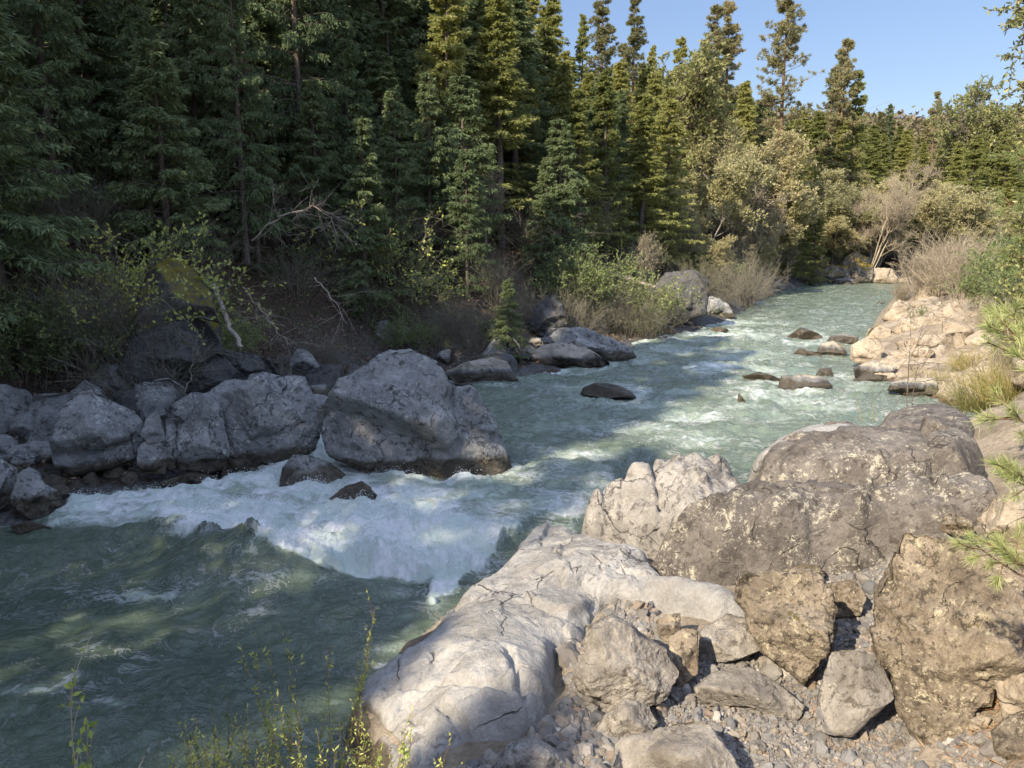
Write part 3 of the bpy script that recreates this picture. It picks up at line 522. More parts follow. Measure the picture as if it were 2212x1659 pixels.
slab('rock_slab', 'steep sunlit rock slab below the bare tan shrub', [(1866, 730, .1), (1872, 712, .4), (1898, 685, .9), (1922, 662, 1.3), (1952, 650, 1.6), (2010, 648, 2.0), (2100, 648, 2.3), (2160, 690, 1.8), (2100, 728, 1.2), (2000, 738, .8), (1930, 748, .4)], [(1930, 705, .9), (2000, 695, 1.4)], base=-0.5, edge=0.9, mat='sunrock', amp=0.18, ridge=.1, led=.2, leda=(.2, .9), ledf=.45, blk=30, blka=.34, blkt=.2, seed=23, res=0.09)
slab('rock_slab', 'layered pale sunlit ledges stepping down to the inlet', [(1840, 800, .05), (1856, 780, .15), (1890, 768, .3), (1945, 755, .5), (2010, 745, .75), (2100, 738, 1.0), (2190, 745, 1.3), (2200, 800, 1.1), (2140, 840, .75), (2050, 852, .4), (1980, 838, .12), (1920, 830, .06), (1870, 826, .03)], [(1950, 795, .3), (2040, 785, .6), (2100, 800, .75), (1990, 818, .25)], base=-0.5, edge=0.6, mat='sunrock', amp=0.14, ridge=.14, led=.15, leda=(-.2, .9), ledf=.8, blk=34, blka=.20, blkt=.16, seed=26, res=0.055)

# foreground boulders among the gravel
boulder('boulder', 'brown lichen covered boulder with an undercut point leaning over the gravel', poly(1604, 1239, 1668, 1232, 1746, 1232, 1781, 1246, 1795, 1282, 1803, 1324, 1795, 1402, 1767, 1427, 1735, 1478, 1696, 1445, 1653, 1410, 1625, 1367, 1611, 1324, 1589, 1296, 1593, 1262), base=(1730, 1470), zb=.72, T=1.0, mat='boulder', seed=2, sub=7, facets=5, amp=.07, ledge=.03)
boulder('boulder', 'huge brown mossy boulder at the right edge of the gravel', poly(1952, 1157, 2030, 1161, 2083, 1180, 2136, 1200, 2210, 1225, 2250, 1310, 2225, 1417, 2165, 1488, 2122, 1541, 2107, 1559, 2093, 1600, 2083, 1623, 2030, 1616, 1980, 1587, 1945, 1537, 1923, 1452, 1902, 1438, 1891, 1367, 1895, 1275, 1923, 1232, 1940, 1189), base=(2000, 1585), zb=.95, T=1.0, mat='boulder', seed=5, sub=7, facets=7, amp=.085, under=2, ledge=.035)
boulder('boulder', 'leaning flat faced slab, dark above and grey green below, between the two brown boulders', poly(1795, 1406, 1834, 1400, 1898, 1420, 1923, 1481, 1930, 1509, 1884, 1548, 1842, 1591, 1803, 1588, 1763, 1573, 1767, 1505, 1781, 1452), base=(1810, 1580), zb=.68, T=.5, mat='greyb', seed=7, facets=2, amp=.03, boxy=.5, under=0, lean=.1, sub=6)
boulder('flat_stone', 'low flat stone half buried in gravel left of the leaning slab', poly(1502, 1485, 1543, 1452, 1618, 1442, 1675, 1474, 1739, 1524, 1724, 1556, 1660, 1548, 1618, 1525, 1518, 1524), base=(1600, 1535), zb=.58, T=.9, mat='greyb', seed=9, facets=3, amp=.05, under=1, lean=.25)
boulder('boulder', 'blocky grey boulder with a dark cracked side at the bottom edge', poly(1320, 1700, 1330, 1618, 1345, 1596, 1402, 1578, 1481, 1560, 1497, 1556, 1533, 1568, 1582, 1634, 1610, 1690, 1480, 1720), base=(1450, 1700), zb=.6, T=1.0, mat='greyb', seed=12, facets=5, amp=.06, sub=6)
boulder('boulder', 'rounded split boulder with a pale top resting on the gravel', poly(1268, 1350, 1324, 1328, 1365, 1350, 1387, 1372, 1439, 1402, 1462, 1450, 1439, 1506, 1402, 1521, 1358, 1512, 1341, 1527, 1291, 1506, 1253, 1491, 1239, 1462, 1257, 1424, 1266, 1395), base=(1350, 1515), zb=.66, T=1.0, mat='greyb', seed=114, sub=7, facets=4, amp=.07, under=1, cutq=(.7, .9))
boulder('upright_stone', 'narrow upright stone leaning on the rounded split boulder', poly(1444, 1378, 1479, 1358, 1508, 1362, 1508, 1452, 1465, 1490, 1450, 1452), base=(1470, 1478), zb=.62, T=.8, mat='boulder', seed=16, sub=5, facets=4)
boulder('upright_stone', 'small block with a rounded brown end behind the narrow upright stone', poly(1417, 1337, 1445, 1328, 1469, 1324, 1470, 1365, 1446, 1398, 1421, 1369), base=(1445, 1390), zb=.65, T=.9, mat='boulder', seed=18, sub=5, facets=3)
boulder('stone', 'low angular stone in the shadow below the pale ledge', poly(1510, 1365, 1570, 1328, 1625, 1338, 1652, 1400, 1600, 1425, 1512, 1430), base=(1570, 1420), zb=.62, T=1, mat='greyb', seed=19, sub=6, facets=4, lean=.25)
boulder('boulder', 'pale grey boulder cut by the bottom edge beside the pale slab', poly(1070, 1720, 1084, 1640, 1097, 1610, 1153, 1588, 1198, 1618, 1222, 1655, 1230, 1710), base=(1150, 1700), zb=.5, T=1, mat='pale', seed=21, sub=6, facets=3)
boulder('boulder', 'dull grey half buried boulder below the rounded split boulder', poly(1283, 1585, 1310, 1545, 1350, 1512, 1402, 1523, 1421, 1562, 1394, 1590, 1349, 1602, 1320, 1625), base=(1350, 1605), zb=.55, T=1, mat='greyb', seed=23, sub=6, facets=3, lean=.2)
boulder('stone', 'square pale footed stone behind the undercut brown boulder', poly(1780, 1262, 1845, 1252, 1872, 1289, 1860, 1330, 1800, 1335), base=(1830, 1327), zb=.75, T=1, mat='boulder', seed=25, sub=5, facets=3)
boulder('stone', 'dark flat stone on top of the gravel behind the undercut boulder', poly(1690, 1236, 1730, 1218, 1770, 1222, 1782, 1245, 1730, 1250), base=(1730, 1248), zb=.8, T=1, mat='boulder', seed=26, sub=5, facets=3)
boulder('stone', 'small tan wedge of rock lodged under the huge mossy boulder', poly(2090, 1555, 2118, 1545, 2142, 1550, 2133, 1572, 2096, 1580), base=(2110, 1578), zb=.95, T=1, mat='sunrock', seed=27, sub=5, facets=4)
boulder('stone', 'grey block tilted in the bottom right corner', poly(2083, 1602, 2122, 1577, 2158, 1601, 2185, 1655, 2120, 1645), base=(2130, 1645), zb=.85, T=.9, mat='greyb', seed=28, sub=5, facets=4)
boulder('boulder', 'sunlit tan boulder cut by the bottom right corner', poly(2140, 1580, 2180, 1545, 2240, 1530, 2290, 1600, 2270, 1720, 2170, 1710), base=(2200, 1700), zb=.95, T=1, mat='boulder', seed=29, sub=6, facets=5)
boulder('boulder', 'orange tinted rock under fallen needles at the right edge', poly(2150, 1470, 2180, 1430, 2240, 1400, 2290, 1450, 2260, 1545, 2165, 1555), base=(2200, 1550), zb=1.2, T=1, mat='sunrock', seed=30, sub=6, facets=5)
boulder('stone', 'flat tan stone at the foot of the huge mossy boulder', poly(1980, 1640, 2000, 1612, 2040, 1620, 2095, 1650, 2090, 1690, 2000, 1685), base=(2030, 1680), zb=.7, T=1, mat='sunrock', seed=31, sub=5, facets=3, lean=.25)
boulder('stone', 'squared rock on the ledge above the huge mossy boulder', poly(2030, 1145, 2035, 1118, 2060, 1108, 2100, 1125, 2105, 1150, 2070, 1160), base=(2070, 1158), zb=1.6, T=1, mat='boulder', seed=32, sub=5, facets=4)
boulder('boulder', 'pale rough rock behind the needles at the right edge', poly(2110, 1120, 2150, 1070, 2230, 1040, 2290, 1120, 2260, 1230, 2160, 1200), base=(2190, 1210), zb=1.75, T=1, mat='sunrock', seed=33, sub=6, facets=5)
rr = random.Random(5)
GP = [(1245, 1470, .03), (1262, 1515, .04), (1190, 1565, .05), (1235, 1545, .05), (1300, 1535, .045), (1245, 1590, .06), (1150, 1610, .05), (1420, 1640, .05), (1600, 1570, .05), (1640, 1600, .06), (1700, 1610, .04), (1755, 1475, .05), (1705, 1480, .04), (1390, 1310, .05), (1350, 1318, .045), (1560, 1440, .05), (1500, 1470, .04), (1880, 1400, .05),
      (1850, 1350, .045), (1820, 1345, .04), (1960, 1245, .05), (1800, 1235, .05), (1840, 1232, .06), (1900, 1240, .05), (1860, 1385, .06), (1940, 1600, .05), (1550, 1620, .06), (1030, 1630, .05)]

# left bank and river boulders
LBR = [
 ('great angular grey boulder between the rapid and the green pool', poly(843, 756, 886, 756, 930, 781, 981, 831, 1014, 832, 1039, 847, 1068, 894, 1083, 945, 1106, 1009, 1075, 1035, 1043, 1046, 1003, 1042, 959, 1042, 861, 1026, 795, 1015, 741, 996, 717, 985, 699, 941, 702, 898, 719, 865, 741, 825, 763, 807, 806, 778, 832, 767), (950, 1035), 'grey', 41, dict(sub=7, T=1.1, facets=8, amp=.075, under=2, lean=.1)),
 ('pale topped boulder with a dark undercut, leftmost of the big bank boulders', poly(196, 845, 236, 865, 287, 890, 305, 916, 304, 960, 291, 992, 225, 1014, 160, 1028, 120, 1003, 109, 952, 124, 912, 145, 865, 167, 851), (200, 1045), 'grey', 42, dict(sub=6, T=.9, facets=5, under=2, lean=.1)),
 ('grey boulder pushed up behind the pale topped boulder at the left', poly(73, 854, 153, 848, 150, 894, 130, 960, 110, 985, 58, 973, 47, 912), (100, 1010), 'grey', 43, dict(T=.8)),
 ('rounded rock peeking over the pale topped boulder', poly(150, 860, 153, 846, 185, 821, 225, 847, 240, 880, 200, 900), (200, 985), 'grey', 44, dict(T=1, sub=5)),
 ('flat topped grey block below the mossy cliff', poly(291, 832, 330, 822, 364, 816, 397, 836, 402, 860, 378, 905, 376, 930, 313, 925, 295, 876), (340, 990), 'grey', 45, dict(T=.9, facets=5)),
 ('small pointed rock wedged between two big bank boulders', poly(337, 885, 349, 909, 358, 952, 320, 957, 303, 938, 317, 905), (335, 1035), 'grey', 46, dict(T=.8, sub=5)),
 ('squat dark footed block under the small pointed rock', poly(309, 955, 340, 948, 356, 948, 362, 985, 358, 1022, 317, 1027, 295, 1007, 298, 970), (330, 1040), 'grey', 47, dict(T=.9, sub=5)),
 ('narrow upright rock beside the two lobed boulder', poly(360, 908, 375, 903, 388, 906, 391, 967, 384, 1012, 362, 1018, 356, 960), (375, 1033), 'grey', 48, dict(T=.9, sub=5)),
 ('tall left lobe of the big grey boulder pair with a sunlit patch', poly(371, 876, 390, 862, 415, 852, 450, 855, 480, 876, 486, 931, 494, 967, 489, 1010, 451, 1024, 386, 1014, 383, 949, 389, 905, 373, 893), (430, 1040), 'grey', 49, dict(T=1, sub=6, facets=5)),
 ('wide right lobe of the big grey boulder pair, black below', poly(429, 853, 487, 821, 568, 816, 626, 814, 657, 816, 669, 847, 679, 887, 688, 931, 679, 971, 650, 988, 589, 1004, 538, 1001, 495, 981, 484, 912, 455, 876), (590, 1018), 'grey', 50, dict(T=.95, sub=7, facets=6, under=2)),
 ('rough rock top showing over the wide right lobe', poly(530, 825, 540, 809, 568, 803, 604, 811, 622, 822, 600, 840, 545, 840), (580, 960), 'grey', 51, dict(T=1, sub=5)),
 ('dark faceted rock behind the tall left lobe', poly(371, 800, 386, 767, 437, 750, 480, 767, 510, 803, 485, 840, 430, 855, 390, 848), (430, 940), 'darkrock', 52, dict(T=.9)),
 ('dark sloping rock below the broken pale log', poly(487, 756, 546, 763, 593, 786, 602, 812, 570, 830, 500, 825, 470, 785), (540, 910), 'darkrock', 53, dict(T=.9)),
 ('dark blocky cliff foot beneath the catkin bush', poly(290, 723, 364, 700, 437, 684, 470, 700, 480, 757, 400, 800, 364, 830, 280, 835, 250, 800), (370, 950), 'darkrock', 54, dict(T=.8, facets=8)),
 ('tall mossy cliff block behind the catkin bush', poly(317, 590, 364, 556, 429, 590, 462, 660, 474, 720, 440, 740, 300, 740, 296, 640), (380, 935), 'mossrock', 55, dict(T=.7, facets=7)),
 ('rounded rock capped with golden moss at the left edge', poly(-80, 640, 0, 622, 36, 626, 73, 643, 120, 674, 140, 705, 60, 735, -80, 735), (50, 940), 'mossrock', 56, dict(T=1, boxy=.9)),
 ('leftmost waterside rock cut by the frame', poly(-60, 985, -10, 985, 33, 1011, 42, 1040, 27, 1090, -30, 1115, -80, 1080), (-10, 1120), 'grey', 57, dict(T=.9)),
 ('dark rounded rock jutting into the rapid at the far left', poly(36, 1024, 62, 1009, 87, 1021, 95, 1050, 131, 1058, 134, 1096, 112, 1122, 55, 1120, 20, 1092), (80, 1122), 'grey', 58, dict(T=1, under=2)),
 ('pale grey flat rock among twigs above the leftmost waterside rock', poly(20, 962, 58, 958, 80, 989, 36, 1008, -10, 1003, -12, 975), (40, 1040), 'grey', 59, dict(T=1, sub=5)),
 ('lichen spotted rock at the left edge behind bare twigs', poly(-60, 880, 0, 866, 40, 885, 47, 920, 38, 955, 0, 970, -60, 960), (0, 1020), 'grey', 60, dict(T=1, sub=5)),
 ('dark wet rock below the wide right lobe', poly(486, 992, 538, 994, 569, 1021, 530, 1035, 478, 1028), (520, 1033), 'wet', 61, dict(T=1, sub=5, facets=3)),
 ('low wet shelf in front of the tall left lobe', poly(345, 1042, 411, 1020, 469, 1028, 478, 1047, 420, 1056, 350, 1054), (410, 1052), 'wet', 62, dict(T=1, sub=5, facets=3)),
 ('small amber wet stone at the edge of the white water', poly(404, 1060, 422, 1049, 444, 1058, 435, 1069), (425, 1066), 'wet', 63, dict(T=1, sub=4, facets=2)),
 ('submerged brown rock at the left end of the rapid', poly(20, 1138, 60, 1126, 120, 1140, 130, 1152, 40, 1155), (80, 1150), 'wet', 64, dict(T=1, sub=5, facets=2)),
 ('smooth brown boulder standing in the rapid', poly(603, 1052, 611, 1011, 633, 983, 673, 984, 724, 1009, 757, 1037, 752, 1056, 680, 1068, 618, 1066), (670, 1060), 'grey', 65, dict(T=1, under=0, facets=3, boxy=.85)),
 ('small dark wet boulder in front of the smooth brown boulder', poly(706, 1080, 745, 1050, 781, 1040, 803, 1058, 812, 1069, 805, 1100, 762, 1119, 720, 1104), (760, 1112), 'wet', 66, dict(T=1, under=1, facets=3)),
 ('banded rock with a pale stripe at the head of the green pool', poly(957, 805, 1003, 785, 1061, 771, 1094, 781, 1106, 803, 1120, 822, 1068, 830, 970, 830), (1050, 824), 'greyband', 67, dict(T=.9)),
 ('angular grey boulder behind the banded rock', poly(1039, 767, 1068, 730, 1104, 718, 1123, 752, 1125, 785, 1104, 793, 1061, 778), (1110, 795), 'grey', 68, dict(T=1)),
 ('small pale stone left of the long banded ledge', poly(1125, 756, 1148, 739, 1165, 756, 1150, 775, 1128, 772), (1146, 790), 'greyband', 69, dict(T=1, sub=5)),
 ('long low banded ledge reaching into the river', poly(1146, 778, 1170, 745, 1214, 739, 1265, 750, 1290, 765, 1314, 785, 1308, 796, 1250, 792, 1177, 790), (1240, 792), 'greyband', 70, dict(T=.7, amp=.08)),
 ('long dark back ridge behind the banded ledge', poly(1170, 735, 1199, 709, 1268, 711, 1323, 732, 1359, 750, 1372, 772, 1330, 782, 1286, 765, 1214, 752), (1330, 783), 'grey', 71, dict(T=.7, amp=.08)),
 ('rounded pale stone at the foot of the bank behind the ledge', poly(1163, 722, 1185, 708, 1218, 707, 1225, 722, 1195, 736), (1190, 765), 'grey', 72, dict(T=1, sub=5)),
 ('small tan stone among the grey ones behind the ledge', poly(1140, 738, 1152, 728, 1172, 732, 1174, 746, 1150, 748), (1155, 775), 'greyband', 73, dict(T=1, sub=4)),
 ('pointed grey rock beneath the small dark fir', poly(1040, 715, 1062, 697, 1085, 712, 1090, 730, 1040, 735), (1060, 780), 'grey', 74, dict(T=1, sub=5)),
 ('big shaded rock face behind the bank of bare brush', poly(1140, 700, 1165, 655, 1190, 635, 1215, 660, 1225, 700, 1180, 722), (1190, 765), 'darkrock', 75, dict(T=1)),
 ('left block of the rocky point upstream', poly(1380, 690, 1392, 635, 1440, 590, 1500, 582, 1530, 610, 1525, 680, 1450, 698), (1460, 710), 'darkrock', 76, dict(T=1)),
 ('right block of the rocky point upstream', poly(1500, 692, 1505, 650, 1540, 640, 1572, 655, 1588, 685, 1560, 692), (1545, 690), 'grey', 77, dict(T=1, sub=5)),
 ('dark humped rock breaking the surface in mid river', poly(1253, 853, 1262, 836, 1285, 828, 1330, 832, 1362, 845, 1376, 860, 1300, 864), (1310, 857), 'wet', 78, dict(T=1.2, under=0, facets=2, sub=5)),
 ('flat black rock above the upstream white water', poly(1528, 716, 1545, 707, 1570, 709, 1578, 718, 1550, 722), (1553, 717), 'wet', 79, dict(T=1.2, under=0, facets=2, sub=4)),
 ('dark double humped rock right of the upstream rapid', poly(1696, 734, 1708, 722, 1730, 708, 1755, 714, 1776, 726, 1772, 736, 1720, 740), (1735, 734), 'wet', 80, dict(T=1, under=0, facets=3, sub=5)),
 ('dark fin shaped snag rock standing in the current', poly(1592, 869, 1596, 848, 1602, 856, 1612, 869, 1600, 872), (1602, 868), 'wet', 81, dict(T=.8, under=0, facets=1, sub=4)),
 ('low brown rib of rock running out from the right bank', poly(1602, 812, 1640, 804, 1672, 812, 1690, 822, 1680, 830, 1620, 826), (1650, 822), 'wet', 82, dict(T=1, under=0, facets=3, sub=5)),
 ('amber sided rock at the shoreward end of the brown rib', poly(1680, 836, 1690, 812, 1740, 810, 1784, 814, 1800, 836, 1752, 850, 1705, 846), (1745, 843), 'greyband', 83, dict(T=1, under=0, facets=4)),
 ('small wedge rock left of the pale riverside boulders', poly(1710, 767, 1728, 751, 1745, 758, 1775, 762, 1772, 770), (1740, 768), 'wet', 84, dict(T=1, under=0, sub=4)),
 ('smooth grey boulder at the waterline of the right bank', poly(1765, 758, 1774, 742, 1799, 737, 1826, 747, 1830, 765, 1800, 774, 1775, 768), (1800, 770), 'greyband', 85, dict(T=1)),
 ('rounded grey boulder nearest the amber sided rock', poly(1762, 810, 1774, 794, 1794, 795, 1803, 816, 1780, 822), (1782, 818), 'greyband', 86, dict(T=1, sub=5)),
 ('flat shaded rock behind the double humped rock', poly(1784, 740, 1794, 726, 1821, 721, 1855, 728, 1850, 742, 1800, 745), (1820, 742), 'greyband', 87, dict(T=1, sub=5)),
 ('blocky sunlit knob above the smooth grey boulder', poly(1836, 776, 1838, 746, 1866, 731, 1898, 733, 1912, 754, 1895, 780, 1850, 785), (1870, 800), 'sunrock', 88, dict(T=1)),
 ('long sunlit block near the top of the layered ledges', poly(1933, 740, 1985, 728, 2082, 716, 2092, 759, 2015, 765, 1950, 760), (2010, 800), 'sunrock', 89, dict(T=.8)),
 ('rounded buff boulder in the middle of the layered ledges', poly(1920, 763, 1958, 750, 2007, 748, 2018, 762, 1995, 780, 1940, 786), (1965, 810), 'sunrock', 90, dict(T=1)),
 ('long grey hump in shade above the inlet', poly(1843, 794, 1883, 779, 1938, 792, 1925, 811, 1848, 816), (1885, 820), 'greyband', 91, dict(T=1)),
 ('low amber edged ledge at the inlet', poly(1843, 820, 1871, 807, 1917, 811, 1912, 823, 1850, 829), (1880, 828), 'greyband', 92, dict(T=1, sub=5)),
 ('dark nosed rock across the inlet beside the dry grass', poly(1918, 844, 1925, 826, 1958, 817, 2020, 816, 2030, 853, 1968, 857), (1970, 856), 'greyband', 93, dict(T=1)),
 ('tiny dark rock far upstream near the left bank', poly(1648, 641, 1656, 634, 1672, 635, 1673, 643), (1660, 642), 'wet', 94, dict(T=1, sub=4)),
 ('small flat dark rock far upstream near the right bank', poly(1888, 657, 1896, 653, 1912, 654, 1918, 659), (1902, 658), 'wet', 95, dict(T=1, sub=4)),
 ('mossy topped bluff at the far bend of the river', poly(1815, 612, 1812, 580, 1826, 556, 1850, 547, 1878, 556, 1886, 590, 1880, 613), (1850, 612), 'farmoss', 96, dict(T=1, facets=8, amp=.12)),
 ('lower mossy rock left of the mossy bluff', poly(1768, 612, 1772, 588, 1790, 572, 1812, 575, 1822, 595, 1818, 614), (1795, 612), 'farmoss', 101, dict(T=1, facets=6, amp=.12)),
 ('dark shaded rock at the waterline below the mossy bluff', poly(1800, 617, 1806, 603, 1830, 600, 1852, 606, 1856, 616), (1828, 615), 'grey', 102, dict(T=1, sub=5, amp=.1)),
 ('pale crag showing through the trees above the mossy bluff', poly(1838, 540, 1842, 518, 1862, 505, 1872, 522, 1868, 545), (1860, 600), 'sunrock', 103, dict(T=1, sub=5, amp=.12)),
 ('rounded buff rock at the foot of the steep sunlit slab', poly(1868, 735, 1875, 712, 1900, 700, 1925, 712, 1922, 738, 1890, 744), (1895, 765), 'sunrock', 104, dict(T=1, sub=6)),
 ('long cracked block lying across the steep sunlit slab', poly(1925, 715, 1950, 690, 2010, 682, 2070, 692, 2075, 712, 2010, 722, 1950, 728), (2000, 770), 'sunrock', 105, dict(T=.8, sub=6)),
 ('squarish lichened block right of the long cracked block', poly(2075, 705, 2090, 675, 2130, 672, 2150, 700, 2130, 725, 2085, 728), (2110, 780), 'sunrock', 106, dict(T=1, sub=6)),
 ('smooth hump halfway up the steep sunlit slab', poly(1905, 690, 1920, 668, 1955, 658, 1990, 668, 1985, 690, 1940, 698), (1945, 745), 'sunrock', 107, dict(T=1, sub=6)),
 ('pale split rock above the dry grass', poly(2060, 790, 2075, 762, 2120, 755, 2160, 770, 2165, 800, 2110, 812), (2110, 835), 'sunrock', 108, dict(T=1, sub=6)),
 ('pale angular rock right of the mossy bluff', poly(1868, 614, 1872, 585, 1895, 578, 1925, 580, 1938, 600, 1935, 613), (1905, 613), 'sunrock', 97, dict(T=1, sub=5)),
 ('low flat pale rock at the far water edge', poly(1938, 614, 1942, 602, 1965, 598, 1985, 606, 1985, 616), (1960, 613), 'sunrock', 98, dict(T=1, sub=4)),
]
for lab, pl_, base, mt, sd_, kw in LBR:
    boulder('boulder', lab, pl_, base=base, mat=mt, seed=sd_, **kw)
# far cliff pieces and small bank rocks with no look of their own
base_r = []
for k in range(5):
    N, Fc = ico(4); rng = np.random.default_rng(k+70); p = N*np.array([1, .8, .65]); 
    for i in range(9):
        n = rng.normal(size=3); n /= np.linalg.norm(n); s = p@n; d = s.max()*(.6+.3*rng.random()); p -= np.where(s > d, s-d, 0)[:, None]*n
    p += N*(0.12*fbm(p*2+k*9, 4, k))[:, None]; base_r.append(p)
def small_rock(x, y, r, mt, lab, grp, k, sink=.3):
    z = gz(x, y); key = ('r', k, mt)
    if key not in _ico: _ico[key] = mesh_from('bank_rock', base_r[k], [ico(4)[1]], True, MT[mt])
    o = link('bank_rock', _ico[key], None, (x, y, z+r*.65*(1-2*sink)*.5)); o.scale = (r, r, r); o.rotation_euler = (rr.uniform(-.4, .4), rr.uniform(-.4, .4), rr.uniform(0, 6.28)); tag(o, lab, 'rock', grp); return o

# ------------------------------------------------------------------ plants: vectorised skeletons and blades
def unit(v): return v/np.maximum(np.linalg.norm(v, axis=-1, keepdims=True), 1e-9)
def segs(P0, P1, R0, R1, sides=3):
    d = unit(P1-P0); a = unit(np.cross(d, np.where(np.abs(d[:, 2:3]) < .9, [[0, 0, 1.]], [[1., 0, 0]]))); b = np.cross(d, a); n = len(P0)
    V = []
    for P, R in ((P0, R0), (P1, R1)):
        for k in range(sides):
            t = 2*math.pi*k/sides; V.append(P+(a*math.cos(t)+b*math.sin(t))*np.asarray(R).reshape(-1, 1))
    V = np.stack(V, 1).reshape(-1, 3); o = (np.arange(n)*2*sides)[:, None]
    Fq = np.concatenate([o+np.array([[k, (k+1) % sides, sides+(k+1) % sides, sides+k]]) for k in range(sides)], 0)
    return V, Fq
def grow(S, Dr, L, K, rng, jit=0.15, g=0.0):
    """polylines: starts, directions, lengths -> points (N, K+1, 3)"""
    pts = [S]; d = unit(Dr)
    for k in range(K):
        d = unit(d+rng.normal(0, jit, d.shape)+np.array([0, 0, g])); pts.append(pts[-1]+d*(L/K)[:, None])
    return np.stack(pts, 1)
def tubes(pts, r0, r1, sides=3):
    n, k, _ = pts.shape; t = np.linspace(0, 1, k)
    R = np.asarray(r0).reshape(-1, 1)*(1-t)+np.asarray(r1).reshape(-1, 1)*t; R = np.broadcast_to(R, (n, k))
    return segs(pts[:, :-1].reshape(-1, 3), pts[:, 1:].reshape(-1, 3), R[:, :-1].ravel(), R[:, 1:].ravel(), sides)
def at(pts, idx, s):
    k = pts.shape[1]-1; f = np.clip(s*k, 0, k-1e-6); i = f.astype(int); f = (f-i)[:, None]
    a = pts[idx, i]; b = pts[idx, i+1]; return a*(1-f)+b*f, unit(b-a)
def blades(P, D, L, W, rng, fold=False):
    n = len(P); D = unit(D); s = unit(np.cross(D, unit(rng.normal(size=(n, 3))))); L = np.broadcast_to(L, n)[:, None]; W = np.broadcast_to(W, n)[:, None]
    V = np.stack([P, P+D*L*.45+s*W*.5, P+D*L, P+D*L*.45-s*W*.5], 1).reshape(-1, 3); o = (np.arange(n)*4)[:, None]
    return V, o+np.array([[0, 1, 2, 3]])
def join(*parts):
    V = []; Fs = []; o = 0
    for v, f in parts: V.append(v); Fs.append(f+o); o += len(v)
    return np.concatenate(V), np.concatenate(Fs)
def trunk_pts(H, rng, lean=0.01, K=14):
    z = np.linspace(0, H, K+1); w = np.cumsum(rng.normal(0, lean*H/K, (K+1, 2)), 0); w[0] = 0; return np.column_stack([w, z])[None]

def conifer_parts(seed, H=20, R=3.2, base=0.12, nb=170, tw=16, m=6, L=(.16, .26), W=.055, droop=.35, shape=.8, dead=25, sparse=0.0, tuft=False, up=.15):
    rng = np.random.default_rng(seed); tp = trunk_pts(H, rng, .012)
    r = 0.011*H+0.05; kk = tp.shape[1]; wood = [tubes(tp, [r], [0.02], 7)]
    u = rng.random(nb)**0.85; h = base+(0.985-base)*u
    prof = np.power(1-(h-base)/(1-base)*.97, shape)*np.minimum(1, (h-base)/.08*.5+.55); Lb = R*prof*(0.55+0.45*rng.random(nb))+0.12
    if sparse: Lb *= np.where(rng.random(nb) < sparse, .45, 1)
    S, _ = at(tp, np.zeros(nb, int), h); az = rng.random(nb)*2*math.pi; el = up+0.5*(h-.4)+rng.normal(0, .12, nb)
    D = np.column_stack([np.cos(az)*np.cos(el), np.sin(az)*np.cos(el), np.sin(el)])
    br = grow(S, D, Lb, 5, rng, .05, -droop*.12 if not tuft else .05); wood.append(tubes(br, 0.010*Lb+.008, .004))
    if dead:
        hd = rng.random(dead)*base*1.5+.05; S2, _ = at(tp, np.zeros(dead, int), hd); az = rng.random(dead)*6.28
        dd = grow(S2, np.column_stack([np.cos(az), np.sin(az), -.25+0*az]), .25*R+.7*R*rng.random(dead)*.6, 4, rng, .18, -.06); wood.append(tubes(dd, .014, .003))
        i2 = np.repeat(np.arange(dead), 4); S3, d3 = at(dd, i2, .3+.7*rng.random(len(i2))); t3 = grow(S3, d3+rng.normal(0, .7, d3.shape), .2+.5*rng.random(len(i2)), 2, rng, .2, -.1); wood.append(tubes(t3, .006, .002))
    idx = np.repeat(np.arange(nb), tw); n = len(idx); s = 0.15+.85*np.power(rng.random(n), .8); Pt, dt = at(br, idx, s)
    side = unit(np.cross(dt, [[0, 0, 1.]])); sg = np.where(rng.random(n) < .5, -1, 1)[:, None]
    if tuft:
        td = dt*.6+side*sg*.7+rng.normal(0, .35, (n, 3))+[0, 0, .35]; tl = (.12+.22*Lb[idx]*(1-s*.7))*(.5+rng.random(n))
        tws = grow(Pt, td, tl, 2, rng, .15, .15); wood.append(tubes(tws, .008, .004))
        e = tws[:, -1]; ed = unit(tws[:, -1]-tws[:, -2]); i3 = np.repeat(np.arange(n), m); q = unit(ed[i3]+rng.normal(0, .75, (len(i3), 3)))
        lf = blades(e[i3]-ed[i3]*.1*rng.random((len(i3), 1)), q, L[0]+(L[1]-L[0])*rng.random(len(i3)), W, rng)
    else:
        td = dt*.75+side*sg*.75+[0, 0, -droop]+rng.normal(0, .18, (n, 3)); tl = (Lb[idx]*.30*(1.05-s)+.14)*(.6+.6*rng.random(n))+.08
        tws = grow(Pt, td, tl, 2, rng, .08, -droop*.35)
        i3 = np.repeat(np.arange(n), m); s3 = rng.random(len(i3)); P3, d3 = at(tws, i3, s3)
        q = d3+rng.normal(0, .42, d3.shape)+[0, 0, -droop*.35]
        lf = blades(P3, q, L[0]+(L[1]-L[0])*rng.random(len(i3)), W, rng)
    return join(*wood), lf

